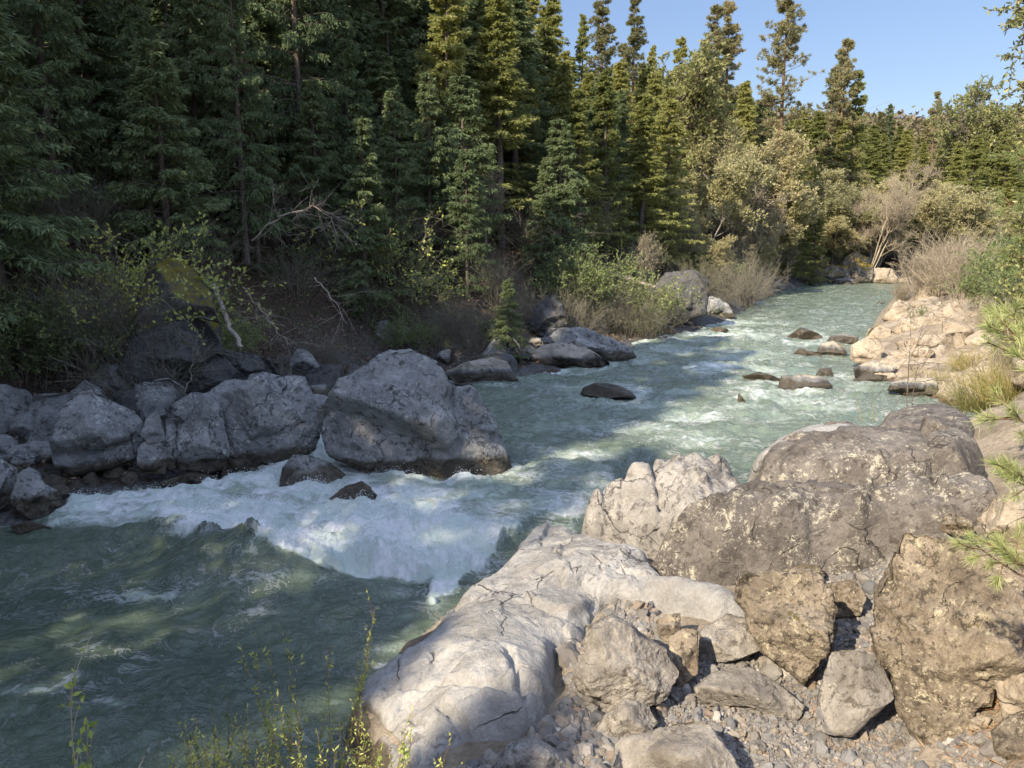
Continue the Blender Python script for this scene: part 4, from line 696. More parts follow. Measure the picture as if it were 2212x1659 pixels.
def tree_protos(name, parts, bark, leaf, leafname='crown'):
    (wv, wf), (lv, lf) = parts
    return (mesh_from(name+'_trunk', wv, [wf], True, MT[bark]), mesh_from(name+'_'+leafname, lv, [lf], False, MT[leaf]) if len(lv) else None, leafname)
def plant(name, proto, x, y, sc_, label, cat, group=None, z=None, rot=None, tilt=(0, 0), trunkname='trunk', stretch=1.0):
    root = bpy.data.objects.new(name, None); C.objects.link(root); root.empty_display_size = .2
    z = gz(x, y)-.15 if z is None else z
    root.location = (x, y, z); root.rotation_euler = (tilt[0], tilt[1], rr.uniform(0, 6.28) if rot is None else rot); root.scale = (sc_, sc_, sc_*stretch)
    link(trunkname, proto[0], root)
    if proto[1]: link(proto[2], proto[1], root)
    tag(root, label, cat, group); return root

def broad_parts(seed, H=9, R=4, leaves=6, L=.12, W=.07, levels=(7, 8, 8, 5), up=.5, twl=.5, low=.3, stems=1, gdown=0.0, spread=.7, thick=1.0):
    rng = np.random.default_rng(seed); wood = []; st = max(1, stems)
    if st == 1: tp = trunk_pts(H*.85, rng, .04); r = .022*H*thick
    else:
        a = rng.random(st)*6.28; k = .25+.5*rng.random(st); tp = grow(np.column_stack([np.cos(a)*.15*k, np.sin(a)*.15*k, 0*a]), np.column_stack([np.cos(a)*k, np.sin(a)*k, 1+0*a]), H*(.6+.4*rng.random(st)), 10, rng, .07, .02); r = .010*H*thick
    wood.append(tubes(tp, r, .012, 6 if st == 1 else 4)); cur = tp; Lc = H*.45*spread
    for li, nk in enumerate(levels):
        n = len(cur); idx = np.repeat(np.arange(n), nk); s = (low if li == 0 else .25)+(1-(low if li == 0 else .25))*rng.random(len(idx)); P, d = at(cur, idx, s)
        o = rng.normal(0, 1, d.shape); o -= (o*d).sum(1, keepdims=True)*d; dd = d*.55+unit(o)*spread+[0, 0, up*.35]
        ln = Lc*(.55+.6*rng.random(len(idx)))*(1.1-.45*s) if li == 0 else Lc*(.5+.7*rng.random(len(idx)))
        cur = grow(P, dd, ln, 4 if li < 2 else 2, rng, .13, .04-gdown if li < 2 else -gdown); rad = max(r*.42**(li+1), .0035)
        wood.append(tubes(cur, rad, max(rad*.45, .0022), 3)); Lc *= twl
    n = len(cur)
    if leaves:
        i3 = np.repeat(np.arange(n), leaves); P3, d3 = at(cur, i3, rng.random(len(i3))); lf = blades(P3, d3+rng.normal(0, .8, d3.shape)+[0, 0, -gdown*2], L*(.6+.8*rng.random(len(i3))), W, rng)
    else: lf = (np.zeros((0, 3)), np.zeros((0, 4), int))
    return join(*wood), lf
def shrub_parts(seed, H=1.6, stems=26, leaves=0, L=.05, W=.03, tw=7, arch=.25, tw2=3, out=.6, rad=.007, root=.35, tip=.35):
    rng = np.random.default_rng(seed); a = rng.random(stems)*6.28; k = rng.random(stems)*out; rt = root*rng.random(stems)
    s0 = np.column_stack([np.cos(a)*rt, np.sin(a)*rt, 0*a-.05]); S = grow(s0, np.column_stack([np.cos(a)*k, np.sin(a)*k, 1+0*a]), H*(.5+.55*rng.random(stems)), 8, rng, .06, -arch*.12); wood = [tubes(S, rad, rad*.4)]
    idx = np.repeat(np.arange(stems), tw); P, d = at(S, idx, tip+(1-tip)*rng.random(len(idx))); T = grow(P, d+rng.normal(0, .45, d.shape), H*(.12+.22*rng.random(len(idx))), 3, rng, .12, -arch*.1); wood.append(tubes(T, rad*.5, rad*.28))
    cur = T
    if tw2:
        i2 = np.repeat(np.arange(len(idx)), tw2); P, d = at(T, i2, .3+.7*rng.random(len(i2))); cur = grow(P, d+rng.normal(0, .5, d.shape), H*(.05+.12*rng.random(len(i2))), 2, rng, .1); wood.append(tubes(cur, rad*.35, rad*.22))
    if leaves:
        i3 = np.repeat(np.arange(len(cur)), leaves); P3, d3 = at(cur, i3, rng.random(len(i3))); lf = blades(P3, d3+rng.normal(0, .7, d3.shape), L*(.6+.7*rng.random(len(i3))), W, rng)
    else: lf = (np.zeros((0, 3)), np.zeros((0, 4), int))
    return join(*wood), lf

FIR = [tree_protos('fir', conifer_parts(s, 20, r_, b_, 280, 20, 12, droop=dr, shape=sh, W=.055, L=(.13, .25), sparse=.15+.07*s, dead=20+8*s), 'bark', 'fir') for s, r_, b_, dr, sh in [(1, 4.6, .10, .45, .9), (2, 4.0, .16, .4, .85), (3, 5.0, .06, .55, .9), (4, 3.8, .26, .35, .8), (5, 4.4, .2, .6, 1.1), (6, 3.6, .12, .3, .75)]]
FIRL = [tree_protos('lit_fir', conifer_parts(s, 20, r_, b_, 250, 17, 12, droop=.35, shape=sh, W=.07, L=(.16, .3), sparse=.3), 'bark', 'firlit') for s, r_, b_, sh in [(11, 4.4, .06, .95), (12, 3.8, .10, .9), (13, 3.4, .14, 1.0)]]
LOWFIR = [tree_protos('low_fir', conifer_parts(s, 12, r_, .05, 170, 19, 8, droop=.5, shape=.8, W=.05, dead=10), 'bark', 'fir') for s, r_ in [(15, 2.9), (16, 2.3)]]
PINE = [tree_protos('pine', conifer_parts(s, 24, r_, b_, nb, 11, 20, L=(.22, .36), W=.05, shape=sh, tuft=True, dead=16, sparse=.3, up=.1), 'redbark', 'pine') for s, r_, b_, nb, sh in [(21, 4.4, .34, 120, .7), (22, 4.0, .16, 170, .85), (23, 4.6, .2, 160, .8)]]
BPINE = [tree_protos('young_pine', conifer_parts(s, 12, 1.9, .28, 70, 9, 22, L=(.2, .3), W=.02, shape=.5, tuft=True, dead=14, up=.3), 'bark', 'bluepine') for s in (31,)]
OAK = [tree_protos('oak', broad_parts(s, 11, 5, 7, .22, .13, (9, 8, 7, 4), spread=.8), 'bark', 'oak') for s in (41, 42)]
BARE = [tree_protos('bare_tree', broad_parts(s, 8, 4, lv, .12, .05, (9, 8, 7, 5), spread=.6), 'twig', 'brown') for s, lv in ((45, 2), (46, 1))]
TANTREE = [tree_protos('tan_tree', broad_parts(s, 7, 4, lv, .10, .05, (9, 9, 7, 5), spread=.55, stems=6), 'tantwig', 'brown') for s, lv in ((47, 2), (48, 0))]
SILVER = [tree_protos('spring_tree', broad_parts(s, 7, 4, 4, .14, .07, (9, 9, 7, 4), spread=.6, stems=5), 'greybark', 'spring') for s in (49, 50)]
BRUSH = [tree_protos('brush', shrub_parts(s, 1.7, 60, lv, .05, .03, 8, arch=ar, tw2=3, rad=.006, out=.7, root=.5), 'twig', 'willow', 'leaves') for s, lv, ar in ((51, 0, .35), (52, 1, .5), (53, 0, .8))]
TANB = [tree_protos('tan_brush', shrub_parts(s, 2.6, 70, 0, .05, .03, 9, arch=.1, tw2=4, rad=.012, out=.55, root=.5, tip=.15), 'tantwig', 'willow', 'leaves') for s in (55,)]
GBUSH = [tree_protos('green_bush', shrub_parts(s, 1.7, 46, 5, .075, .035, 9, arch=.3, tw2=3, rad=.007, out=.8, root=.5), 'twig', 'willow', 'leaves') for s in (57, 58)]
CATK = [tree_protos('catkin_bush', shrub_parts(s, 2.6, 22, 2, .10, .055, 9, arch=.7, tw2=4, rad=.011, out=.9, root=.3), 'twig', 'yleaf', 'leaves') for s in (59, 60)]

# ------------------------------------------------------------------ trees on the left bank
def at_px(u, D, dz=0):                      # a point on the land, on the sight line of column u
    x = (u-CX)/F*D*1.0; return x, D
def tree_at(name, protos, u, D, vtop, label, cat, group=None, Hp=20, wide=1.0, **kw):
    x, y = at_px(u, D); z = gz(x, y)-.15; xt, zt = UD(u, vtop, D); H = max(2.0, float(zt)-z); x = float(xt)
    s = H/Hp; t = plant(name, protos, x, y, s*wide, label, cat, group, z=z, stretch=1/wide, **kw); return t
rt_ = random.Random(11)
NAMED = [
 (FIR[3], 122, 25.5, -420, 'large fir whose bare lower trunk shows at the far left', 20, .8), (FIR[2], 610, 31, -500, 'broad dark fir with drooping boughs left of centre', 20, .8), (FIR[0], 478, 26.5, -300, 'fir with a thick shaded trunk behind the bare grey brush', 20, .7),
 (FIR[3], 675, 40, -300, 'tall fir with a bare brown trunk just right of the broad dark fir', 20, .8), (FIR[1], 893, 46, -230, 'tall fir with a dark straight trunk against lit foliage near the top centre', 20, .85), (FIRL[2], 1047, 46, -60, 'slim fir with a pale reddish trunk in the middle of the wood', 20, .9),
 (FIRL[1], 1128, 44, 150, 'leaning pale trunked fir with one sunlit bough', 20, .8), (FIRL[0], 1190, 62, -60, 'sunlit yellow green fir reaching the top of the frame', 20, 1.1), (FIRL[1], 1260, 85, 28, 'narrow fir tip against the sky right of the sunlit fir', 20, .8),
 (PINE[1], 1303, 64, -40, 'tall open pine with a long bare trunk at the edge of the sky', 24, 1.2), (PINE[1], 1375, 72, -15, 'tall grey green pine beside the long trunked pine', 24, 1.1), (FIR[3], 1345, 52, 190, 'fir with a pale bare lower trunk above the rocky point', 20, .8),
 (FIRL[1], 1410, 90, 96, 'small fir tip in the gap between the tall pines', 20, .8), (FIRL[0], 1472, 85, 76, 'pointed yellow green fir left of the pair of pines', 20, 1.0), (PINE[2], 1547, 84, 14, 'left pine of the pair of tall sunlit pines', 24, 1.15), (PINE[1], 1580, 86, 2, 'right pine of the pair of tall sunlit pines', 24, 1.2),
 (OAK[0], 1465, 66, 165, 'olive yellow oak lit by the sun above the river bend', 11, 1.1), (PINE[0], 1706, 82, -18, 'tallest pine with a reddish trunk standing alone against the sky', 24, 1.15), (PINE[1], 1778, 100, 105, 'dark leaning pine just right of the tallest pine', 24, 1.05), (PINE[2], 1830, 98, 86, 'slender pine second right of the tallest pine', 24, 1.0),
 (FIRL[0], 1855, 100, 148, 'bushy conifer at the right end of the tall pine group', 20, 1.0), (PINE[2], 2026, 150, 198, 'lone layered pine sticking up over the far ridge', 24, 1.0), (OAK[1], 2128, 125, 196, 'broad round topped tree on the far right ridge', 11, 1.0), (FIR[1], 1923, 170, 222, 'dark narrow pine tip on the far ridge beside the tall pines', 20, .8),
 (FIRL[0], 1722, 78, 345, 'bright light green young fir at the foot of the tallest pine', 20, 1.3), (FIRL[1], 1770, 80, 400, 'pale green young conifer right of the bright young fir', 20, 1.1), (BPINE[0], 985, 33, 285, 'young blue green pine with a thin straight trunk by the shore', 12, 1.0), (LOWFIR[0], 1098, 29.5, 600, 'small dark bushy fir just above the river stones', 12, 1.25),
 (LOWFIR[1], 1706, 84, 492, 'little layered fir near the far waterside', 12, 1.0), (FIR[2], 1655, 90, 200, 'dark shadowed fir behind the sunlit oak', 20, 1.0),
 (TANTREE[1], 1895, 88, 345, 'tall leafless tan tree at the centre of the far bank', 7, .9), (BARE[0], 1640, 66, 385, 'brownish broadleaf tree above the far water', 8, 1.1), (FIR[0], 1215, 50, 330, 'deep green rounded fir in shade at the middle right of the wood', 20, 1.2), (FIR[2], 1275, 50, 400, 'dark bushy fir beside the deep green rounded fir', 20, 1.3),
]
for pr, u, D, vt, lab, Hp, wd in NAMED:
    cat = 'pine tree' if (pr in PINE or pr in BPINE) else ('tree' if (pr in OAK or pr in BARE or pr in TANTREE) else 'fir tree')
    tree_at({'pine tree': 'pine_tree', 'tree': 'broadleaf_tree', 'fir tree': 'fir_tree'}[cat], pr, u, D, vt, lab, cat, None, Hp, wd, tilt=(0, math.radians(5) if 'leaning' in lab else 0), rot=(0 if 'leaning' in lab else None))
SKU = [(-3000, -900), (700, -500), (1150, -60), (1180, 20), (1235, 110), (1300, 120), (1385, 130), (1440, 150), (1520, 130), (1600, 170), (1640, 215), (1700, 230), (1800, 230), (1870, 245), (1900, 262), (2010, 285), (2110, 272), (2300, 270), (6000, 250)]
def sky_v(u): return float(np.interp(u, [a for a, b in SKU], [b for a, b in SKU]))
placed = []
def fill(n, xr, yr, dmin, dmax, choose, gap, seed):
    r_ = random.Random(seed); k = 0; tries = 0
    while k < n and tries < n*60:
        tries += 1; x = r_.uniform(*xr); y = r_.uniform(*yr); z, dL, dR = ground(np.array([x]), np.array([y])); z = float(z[0])
        if not (dmin < dL[0] < dmax): continue
        if any((x-a)**2+(y-b)**2 < gap*gap for a, b in placed): continue
        u, v = proj(np.array([x]), np.array([y]), z); u = float(u[0]) if y > 2 else -2000
        if y > 2 and (u > 2350 or u < -500): continue
        placed.append((x, y)); pr, H, Hp, lab, cat, grp, nm = choose(r_, x, y, u, float(dL[0])); _, zt = UD(u, sky_v(u)+r_.uniform(0, 90)*(40/max(y, 20)), y) if y > 2 else (0, 99)
        H = min(H, float(zt)-z); wd = r_.uniform(1.1, 1.6)
        if H < 3.2: continue
        plant(nm, pr, x, y, H/Hp*wd, lab, cat, grp, stretch=1/wd, z=z-.2, tilt=(r_.uniform(-.03, .03), r_.uniform(-.03, .03))); k += 1
def ch_left(r_, x, y, u, d):
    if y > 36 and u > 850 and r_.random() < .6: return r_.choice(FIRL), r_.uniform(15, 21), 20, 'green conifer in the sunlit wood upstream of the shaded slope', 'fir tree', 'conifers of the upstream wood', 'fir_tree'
    if y < 52:
        if d < 9 and r_.random() < .18: return r_.choice(BARE), r_.uniform(4, 7), 8, 'grey leafless broadleaf tree under the dark firs of the left slope', 'tree', 'bare trees on the left slope', 'bare_tree'
        if d < 13 and r_.random() < .5: return r_.choice(LOWFIR), r_.uniform(6, 11), 12, 'low bushy dark fir on the shaded left slope', 'fir tree', 'understorey firs on the left slope', 'fir_tree'
        return r_.choice(FIR), r_.uniform(15, 21), 20, 'unseen tall dark green fir added to shade the river', 'fir tree', 'tall firs of the left slope', 'fir_tree'
    if u > 1380 and d < 9: return r_.choice(BARE+SILVER+OAK[:1]), r_.uniform(4, 7.5), 8, 'brown and olive broadleaf tree lining the water upstream', 'tree', 'broadleaf trees along the upstream water', 'broadleaf_tree'
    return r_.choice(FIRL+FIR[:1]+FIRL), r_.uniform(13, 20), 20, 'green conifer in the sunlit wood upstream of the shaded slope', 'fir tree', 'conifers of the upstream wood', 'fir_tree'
def ch_far(r_, x, y, u, d):
    if d < 14: return r_.choice(BARE+SILVER+SILVER+TANTREE), r_.uniform(6, 10), 8, 'tan and olive broadleaf tree crowding the bank beyond the river bend', 'tree', 'broadleaf trees at the river bend', 'broadleaf_tree'
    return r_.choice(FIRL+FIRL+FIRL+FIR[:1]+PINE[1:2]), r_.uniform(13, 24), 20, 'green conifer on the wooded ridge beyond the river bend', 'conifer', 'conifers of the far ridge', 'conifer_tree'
fill(84, (-42, 14), (12, 54), 5.0, 30, ch_left, 2.5, 3)
fill(46, (-25, 45), (52, 100), 3, 34, ch_left, 3.2, 4)
fill(120, (20, 130), (88, 190), 2, 80, ch_far, 3.4, 5)
# unseen trees added past the left edge and downstream to shade the river
for x, y, H in [(-15, 9, 28), (-15, 5.2, 28), (-18, 6.5, 29), (-17.5, 12, 20), (-20, 3, 21), (-20, 14, 20), (-24, 0, 20), (-24, 8, 20), (-18, 17, 19), (-24, 18, 20), (-30, -2, 20),
                (-16, 1.5, 27), (-24.5, -15.5, 23), (-28, -9, 22), (-22.5, -19, 22)]:
    plant('fir_tree', FIR[rt_.randrange(3)], x, y, H/20, 'unseen tall dark green fir added to shade the river', 'fir tree', 'tall firs of the left slope')
for x, y, H, p in [(-17.5, -2.2, 25, 1), (-21.5, -10.8, 25, 0), (-19.2, -12.6, 20.5, 1), (-17.6, -13.9, 20.5, 2), (-20, -16.4, 22, 2)]:
    plant('pine_tree', PINE[p], x, y, H/24, 'unseen tall open pine added downstream for dappled shade', 'pine tree', 'unseen shade pines downstream')

# ------------------------------------------------------------------ brush, bushes and small trees along the left bank
def place_uv(name, pr, u, v, zt, sc_, lab, cat, grp=None, **kw):
    """stands on the land where the sight line of the pixel meets it"""
    D = 6.0
    for D in np.arange(6, 130, .25):
        x, z = UD(u, v, D)
        if float(z) <= gz(float(x), float(D)): break
    x, z = UD(u, v, float(D)); return plant(name, pr, float(x), float(D), sc_, lab, cat, grp, z=float(z)-.05, **kw)
place_uv('bush', GBUSH[0], 60, 830, 0, 1.15, 'spreading fresh green bush over the rocks at the left edge', 'bush')
place_uv('bush', GBUSH[1], 170, 800, 0, 1.05, 'green bush with arching stems above the pale topped boulder', 'bush')
place_uv('bush', GBUSH[1], -20, 790, 0, 1.2, 'green bush cut by the left edge of the frame', 'bush')
place_uv('bush', CATK[0], 330, 770, 0, 1.35, 'bush hung with yellow green catkins in front of the mossy cliff', 'bush')
place_uv('bush', CATK[1], 250, 740, 0, 1.1, 'yellow green catkin bush left of the mossy cliff', 'bush')
place_uv('bush', CATK[1], 830, 660, 0, 1.5, 'tall catkin bush behind the great angular boulder', 'bush')
place_uv('bush', CATK[0], 900, 680, 0, 1.1, 'lower catkin bush leaning toward the green pool', 'bush')
place_uv('bush', GBUSH[0], 870, 760, 0, .85, 'grey green willow bush just behind the great angular boulder', 'bush')
for u, v, s_, k in [(960, 740, 1.0, 0), (1000, 730, 1.1, 2), (930, 770, .9, 1), (1020, 770, .8, 2), (1100, 700, .9, 0), (1125, 690, 1.0, 2), (1290, 720, 1.3, 0), (1330, 715, 1.2, 2), (1250, 700, 1.2, 1), (1370, 700, 1.1, 0), (1220, 650, 1.4, 1), (700, 800, .8, 0), (1420, 690, 1.2, 1), (1060, 650, 1.3, 0), (800, 700, 1.1, 2)]:
    place_uv('shrub', BRUSH[k], u, v, 0, s_, 'grey leafless brush growing along the shaded left bank', 'shrub', 'bare brush along the left bank')
for u, v, s_ in [(650, 560, 1.7), (560, 520, 1.6), (740, 520, 1.8), (300, 480, 1.5), (200, 560, 1.4), (420, 600, 1.3), (60, 520, 1.4), (850, 560, 1.6), (1150, 560, 1.8), (1250, 540, 1.9), (640, 650, 1.2), (760, 620, 1.3)]:
    place_uv('shrub', BRUSH[2], u, v, 0, s_, 'arching tangle of grey twigs on the shaded slope under the firs', 'shrub', 'twig tangles on the left slope', rot=rr.uniform(0, 6.28))
for u, v, s_, k in [(1560, 640, .55, 0), (1600, 625, .5, 1), (1520, 640, .5, 0), (1650, 615, .6, 0), (1700, 610, .55, 1), (1740, 605, .6, 0), (1480, 600, .6, 1), (1850, 560, .6, 0), (1910, 560, .6, 1), (1960, 580, .6, 0)]:
    place_uv('broadleaf_tree', (SILVER+BARE)[k*2], u, v, 0, s_, 'low olive and brown broadleaf tree at the shaded water edge upstream', 'tree', 'low trees at the upstream water edge')
r5 = random.Random(9)
for i in range(70):
    D = r5.uniform(18, 60); x = r5.uniform(-.62, .2)*D; zz, dL, dR = ground(np.array([x]), np.array([D]))
    if not 3 < dL[0] < 16: continue
    k = r5.random()
    if k > .62: plant('bush', GBUSH[i % 2], x, D, r5.uniform(.7, 1.2), 'dim green bush on the shaded left slope', 'bush', 'green bushes on the left slope')
    elif k < .16: plant('bare_tree', BARE[1 if k < .2 else 0], x, D, r5.uniform(.45, .8), 'grey leafless broadleaf tree under the dark firs of the left slope', 'tree', 'bare trees on the left slope')
    else: plant('shrub', BRUSH[i % 3], x, D, r5.uniform(1.0, 1.8), 'arching tangle of grey twigs on the shaded slope under the firs', 'shrub', 'twig tangles on the left slope')
for i in range(150):
    D = r5.uniform(17, 62); x = r5.uniform(-.6, .35)*D; zz, dL, dR = ground(np.array([x]), np.array([D]))
    if not .2 < dL[0] < 5: continue
    small_rock(x, D, r5.uniform(.3, .9), 'darkrock' if r5.random() < .5 else 'grey', 'angular grey rock half sunk in the shaded left bank', 'small rocks of the left bank', i % 5)

# ------------------------------------------------------------------ right bank growth and rocks
for u, v, s_, rot in [(2030, 640, 1.25, 0), (1990, 640, 1.05, 1), (2080, 645, 1.2, 2)]:
    place_uv('shrub', TANB[0], u, v, 0, s_, ['big leafless tan shrub on top of the steep sunlit slab', 'smaller leafless tan shrub nearest the river on the sunlit slab', 'leafless tan shrub at the right end of the sunlit slab'][rot], 'shrub')
for i in range(46):
    D = r5.uniform(18, 46); x = D*r5.uniform(.52, .72); zz, dL, dR = ground(np.array([x]), np.array([D]))
    if dR[0] < 1.0: continue
    small_rock(x, D, r5.uniform(.35, 1.1), 'sunrock', 'sunlit buff rock on the brushy right bank', 'buff rocks of the right bank', i % 5, .45)

# ------------------------------------------------------------------ gravel, litter (nobody could count them)
def pebbles(n, polyg, size, seed, zoff=0.0, subs=0, hard=None):
    rng = np.random.default_rng(seed); pg = [(float(U(u, v, .6)[0]), float(U(u, v, .6)[1])) for u, v in polyg]; xs = [p[0] for p in pg]; ys = [p[1] for p in pg]
    x = rng.uniform(min(xs), max(xs), n*2); y = rng.uniform(min(ys), max(ys), n*2); m = inside(x, y, pg); x = x[m][:n]; y = y[m][:n]; n = len(x); z = ground(x, y)[0]
    b = bmesh.new(); bmesh.ops.create_icosphere(b, subdivisions=subs+1, radius=1); N = np.array([v.co[:] for v in b.verts]); Fc = np.array([[v.index for v in f.verts] for f in b.faces]); b.free()
    s = np.exp(rng.normal(0, .4, n))*size; A = rng.normal(size=(n, 3, 3)); Q, _ = np.linalg.qr(A); sc = np.stack([s, s*rng.uniform(.55, .95, n), s*rng.uniform(.35, .7, n)], 1)
    jit = 1+rng.normal(0, .13, (n, len(N))); P = N[None]*jit[..., None]*sc[:, None]; P = np.einsum('nij,nkj->nki', Q, P); P += np.stack([x, y, z+zoff+s*.25], 1)[:, None]
    return P.reshape(-1, 3), (Fc[None]+(np.arange(n)*len(N))[:, None, None]).reshape(-1, 3)
M = NT('river_pebbles'); P_ = M.geo.outputs['Position']
pcr = M.ramp(M.geo.outputs['Random Per Island'], [(0, (.13, .135, .14)), (.2, (.26, .26, .255)), (.4, (.17, .155, .14)), (.55, (.36, .33, .28)), (.7, (.20, .205, .21)), (.82, (.33, .28, .21)), (.93, (.24, .18, .14)), (1, (.55, .52, .48))])
pc = M.mix(1.0, pcr, (.80, .78, .76), 'MULTIPLY')
MT['pebble'] = M.done(M.prin(M.mix(M.mp(M.noise(P_, 90, 4), .3, .7, 0, .5), pc, (.12, .11, .10)), .85, .3))
GPOLY = [(1385, 1300), (1420, 1330), (1500, 1430), (1640, 1350), (1740, 1235), (1780, 1215), (1960, 1215), (1960, 1250), (1900, 1300), (1900, 1400), (2100, 1600), (2160, 1760), (1250, 1760), (930, 1760), (960, 1650), (1140, 1590), (1210, 1510), (1240, 1460), (1250, 1380), (1310, 1330), (1330, 1290)]
parts = [pebbles(62000, GPOLY, .0145, 1), pebbles(6000, GPOLY, .026, 2, 0.004, 1), pebbles(420, GPOLY, .05, 3, 0.005, 1)]
LP = [(960, 1760), (980, 1650), (1140, 1592), (1215, 1515), (1245, 1450), (1270, 1440), (1360, 1530), (1340, 1600), (1320, 1760)]
parts += [pebbles(2600, LP, .045, 4, .01, 1), pebbles(260, [(1300, 1310), (1330, 1285), (1400, 1305), (1450, 1345), (1500, 1420), (1440, 1400), (1380, 1350)], .05, 5, .02, 1), pebbles(220, [(1225, 1385), (1262, 1380), (1262, 1470), (1235, 1480)], .055, 6, .02, 1)]
tag(link('gravel', mesh_from('gravel', *(lambda t: (t[0], [t[1]]))(join(*parts)), False, MT['pebble'])), 'grey and tan river gravel filling the hollow between the boulders', 'gravel', kind='stuff')
for i, (u, v, r_) in enumerate(GP):
    x, y = U(u, v, .62); o = small_rock(float(x), float(y), r_*1.7, ['greyb', 'sunrock', 'boulder'][i % 3], 'fist sized stone lying on the gravel', 'loose stones on the gravel', i % 5, .2)
def litter():
    rng = np.random.default_rng(8); n = 60000; D = rng.uniform(14, 50, n); x = D*rng.uniform(-.72, .25, n); z, dL, dR = ground(x, D); m = (dL > 1.2) & (dL < 22); x, D, z = x[m], D[m], z[m]; n = len(x)
    V, Fq = blades(np.stack([x, D, z+.02], 1), rng.normal(0, 1, (n, 3))*[1, 1, .4], .08+.10*rng.random(n), .07, rng); tag(link('leaf_litter', mesh_from('leaf_litter', V, [Fq], False, MT['litter'])), 'brown fallen leaves covering the shaded slope', 'leaf litter', kind='stuff')
litter()
for i in range(150):
    D = r5.uniform(34, 92); x = D*r5.uniform(.05, .56); zz, dL, dR = ground(np.array([x]), np.array([D]))
    if not .1 < dL[0] < 4.5: continue
    k = r5.random(); pr = GBUSH[i % 2] if k < .13 else BRUSH[i % 3]
    plant('shrub', pr, x, D, r5.uniform(1.1, 2.0), 'green willow bush at the water edge upstream' if k < .13 else 'grey leafless brush at the water edge upstream', 'shrub', 'willow bushes upstream' if k < .13 else 'bare brush upstream')

# ------------------------------------------------------------------ hills and far wood
def build_hills():
    gx = np.linspace(-150, 900, 220); gy = np.linspace(230, 760, 110); X, Y = np.meshgrid(gx, gy, indexing='ij'); x = X.ravel(); y = Y.ravel()
    h = lambda x, y: -2+sstep(240, 430, y)*66*(1+.10*fbm(XYZ(x, y)*.008, 4, 3))+3*fbm(XYZ(x, y)*.03, 4, 4)+6*sstep(480, 700, y)
    i = np.arange(len(x)).reshape(X.shape); q = np.stack([i[:-1, :-1], i[1:, :-1], i[1:, 1:], i[:-1, 1:]], -1).reshape(-1, 4)
    M = NT('far_hill'); P = M.geo.outputs['Position']; m = M.done(M.prin(M.mix(M.mp(M.noise(P, .06, 6), .4, .6), (.17, .12, .09), (.26, .19, .14)), 1, 0, M.bump(M.noise(P, .3, 6, .7), 1, 2)))
    tag(link('hills', mesh_from('hills', np.stack([x, y, h(x, y)], 1), [q], True, m)), 'reddish brown hills on the horizon', 'hills', kind='structure')
    rng = np.random.default_rng(2); n = 5200; x = rng.uniform(60, 620, n); y = rng.uniform(260, 520, n); s = rng.uniform(1.5, 4, n); k = 22; ii = np.repeat(np.arange(n), k)
    P0 = np.stack([x, y, h(x, y)+s*.8], 1)[ii]+rng.normal(0, .55, (n*k, 3))*s[ii][:, None]; V, Fq = blades(P0, rng.normal(size=(n*k, 3)), s[ii]*.75, s[ii]*.4, rng)
    MT['farleaf'] = leaf_mat('far_wood_twigs', [(.18, .13, .09), (.26, .19, .13), (.15, .16, .07), (.22, .17, .11)], .2)
    tag(link('far_wood', mesh_from('far_wood', V, [Fq], False, MT['farleaf'])), 'reddish leafless wood covering the far hill', 'far wood', kind='stuff')
build_hills()

# ------------------------------------------------------------------ fallen wood
def branch_obj(name, pts, r0, r1, mt, lab, cat, rough=.06, sides=8, twigs=0, seed=1):
    rng = np.random.default_rng(seed); P = np.array(pts, float); K = 14; t = np.linspace(0, 1, K+1); tt = np.linspace(0, 1, len(P)); L = np.column_stack([np.interp(t, tt, P[:, k]) for k in range(3)]); L[1:-1] += rng.normal(0, rough, (K-1, 3)); L = L[None]
    parts = [tubes(L, r0, r1, sides)]
    if twigs:
        S, d = at(L, np.zeros(twigs, int), .1+.9*rng.random(twigs)); T = grow(S, d*.6+rng.normal(0, .6, d.shape), .3+.9*rng.random(twigs), 4, rng, .15, -.03); parts.append(tubes(T, r1*.6+.003, .003))
        i2 = np.repeat(np.arange(twigs), 5); S, d = at(T, i2, .2+.8*rng.random(len(i2))); T2 = grow(S, d+rng.normal(0, .5, d.shape), .1+.35*rng.random(len(i2)), 3, rng, .15, -.05); parts.append(tubes(T2, .005, .003))
    V, Fq = join(*parts); o3 = V.min(0); o = link(name, mesh_from(name, V-o3, [Fq], True, MT[mt]), None, tuple(o3)); tag(o, lab, cat); return o
def w3(u, v, D): x, z = UD(u, v, D); return (float(x), float(D), float(z))
branch_obj('fallen_log', [w3(461, 616, 20.8), w3(482, 670, 20.3), w3(500, 712, 19.8), w3(522, 752, 19.2)], .07, .055, 'whitewood', 'broken pale log leaning down beside the mossy cliff', 'log', .02)
branch_obj('fallen_log', [w3(1285, 578, 43), w3(1350, 600, 42), w3(1428, 626, 41)], .16, .08, 'whitewood', 'long grey fallen trunk slanting toward the rocky point', 'log', .05, 8, 5)
branch_obj('dead_branch', [w3(545, 520, 23), w3(600, 465, 22.6), w3(680, 448, 22.4), w3(740, 490, 22)], .03, .006, 'whitewood', 'arching bleached branch with fine twigs on the left slope', 'branch', .04, 5, 34, 3)
branch_obj('dead_branch', [w3(525, 620, 21), w3(580, 690, 20.4), w3(625, 745, 20)], .02, .006, 'whitewood', 'thin bleached branch lying downhill right of the broken log', 'branch', .03, 5, 12, 4)
branch_obj('dead_branch', [w3(680, 600, 22), w3(725, 650, 21.4), w3(750, 700, 21)], .02, .008, 'whitewood', 'short bleached branch on the duff above the great boulder', 'branch', .03, 5, 8, 5)
branch_obj('dead_branch', [w3(90, 250, 26), w3(200, 285, 25.5), w3(300, 330, 25)], .05, .02, 'twig', 'grey fallen branch crossing the upper left slope', 'branch', .05, 5, 16, 6)
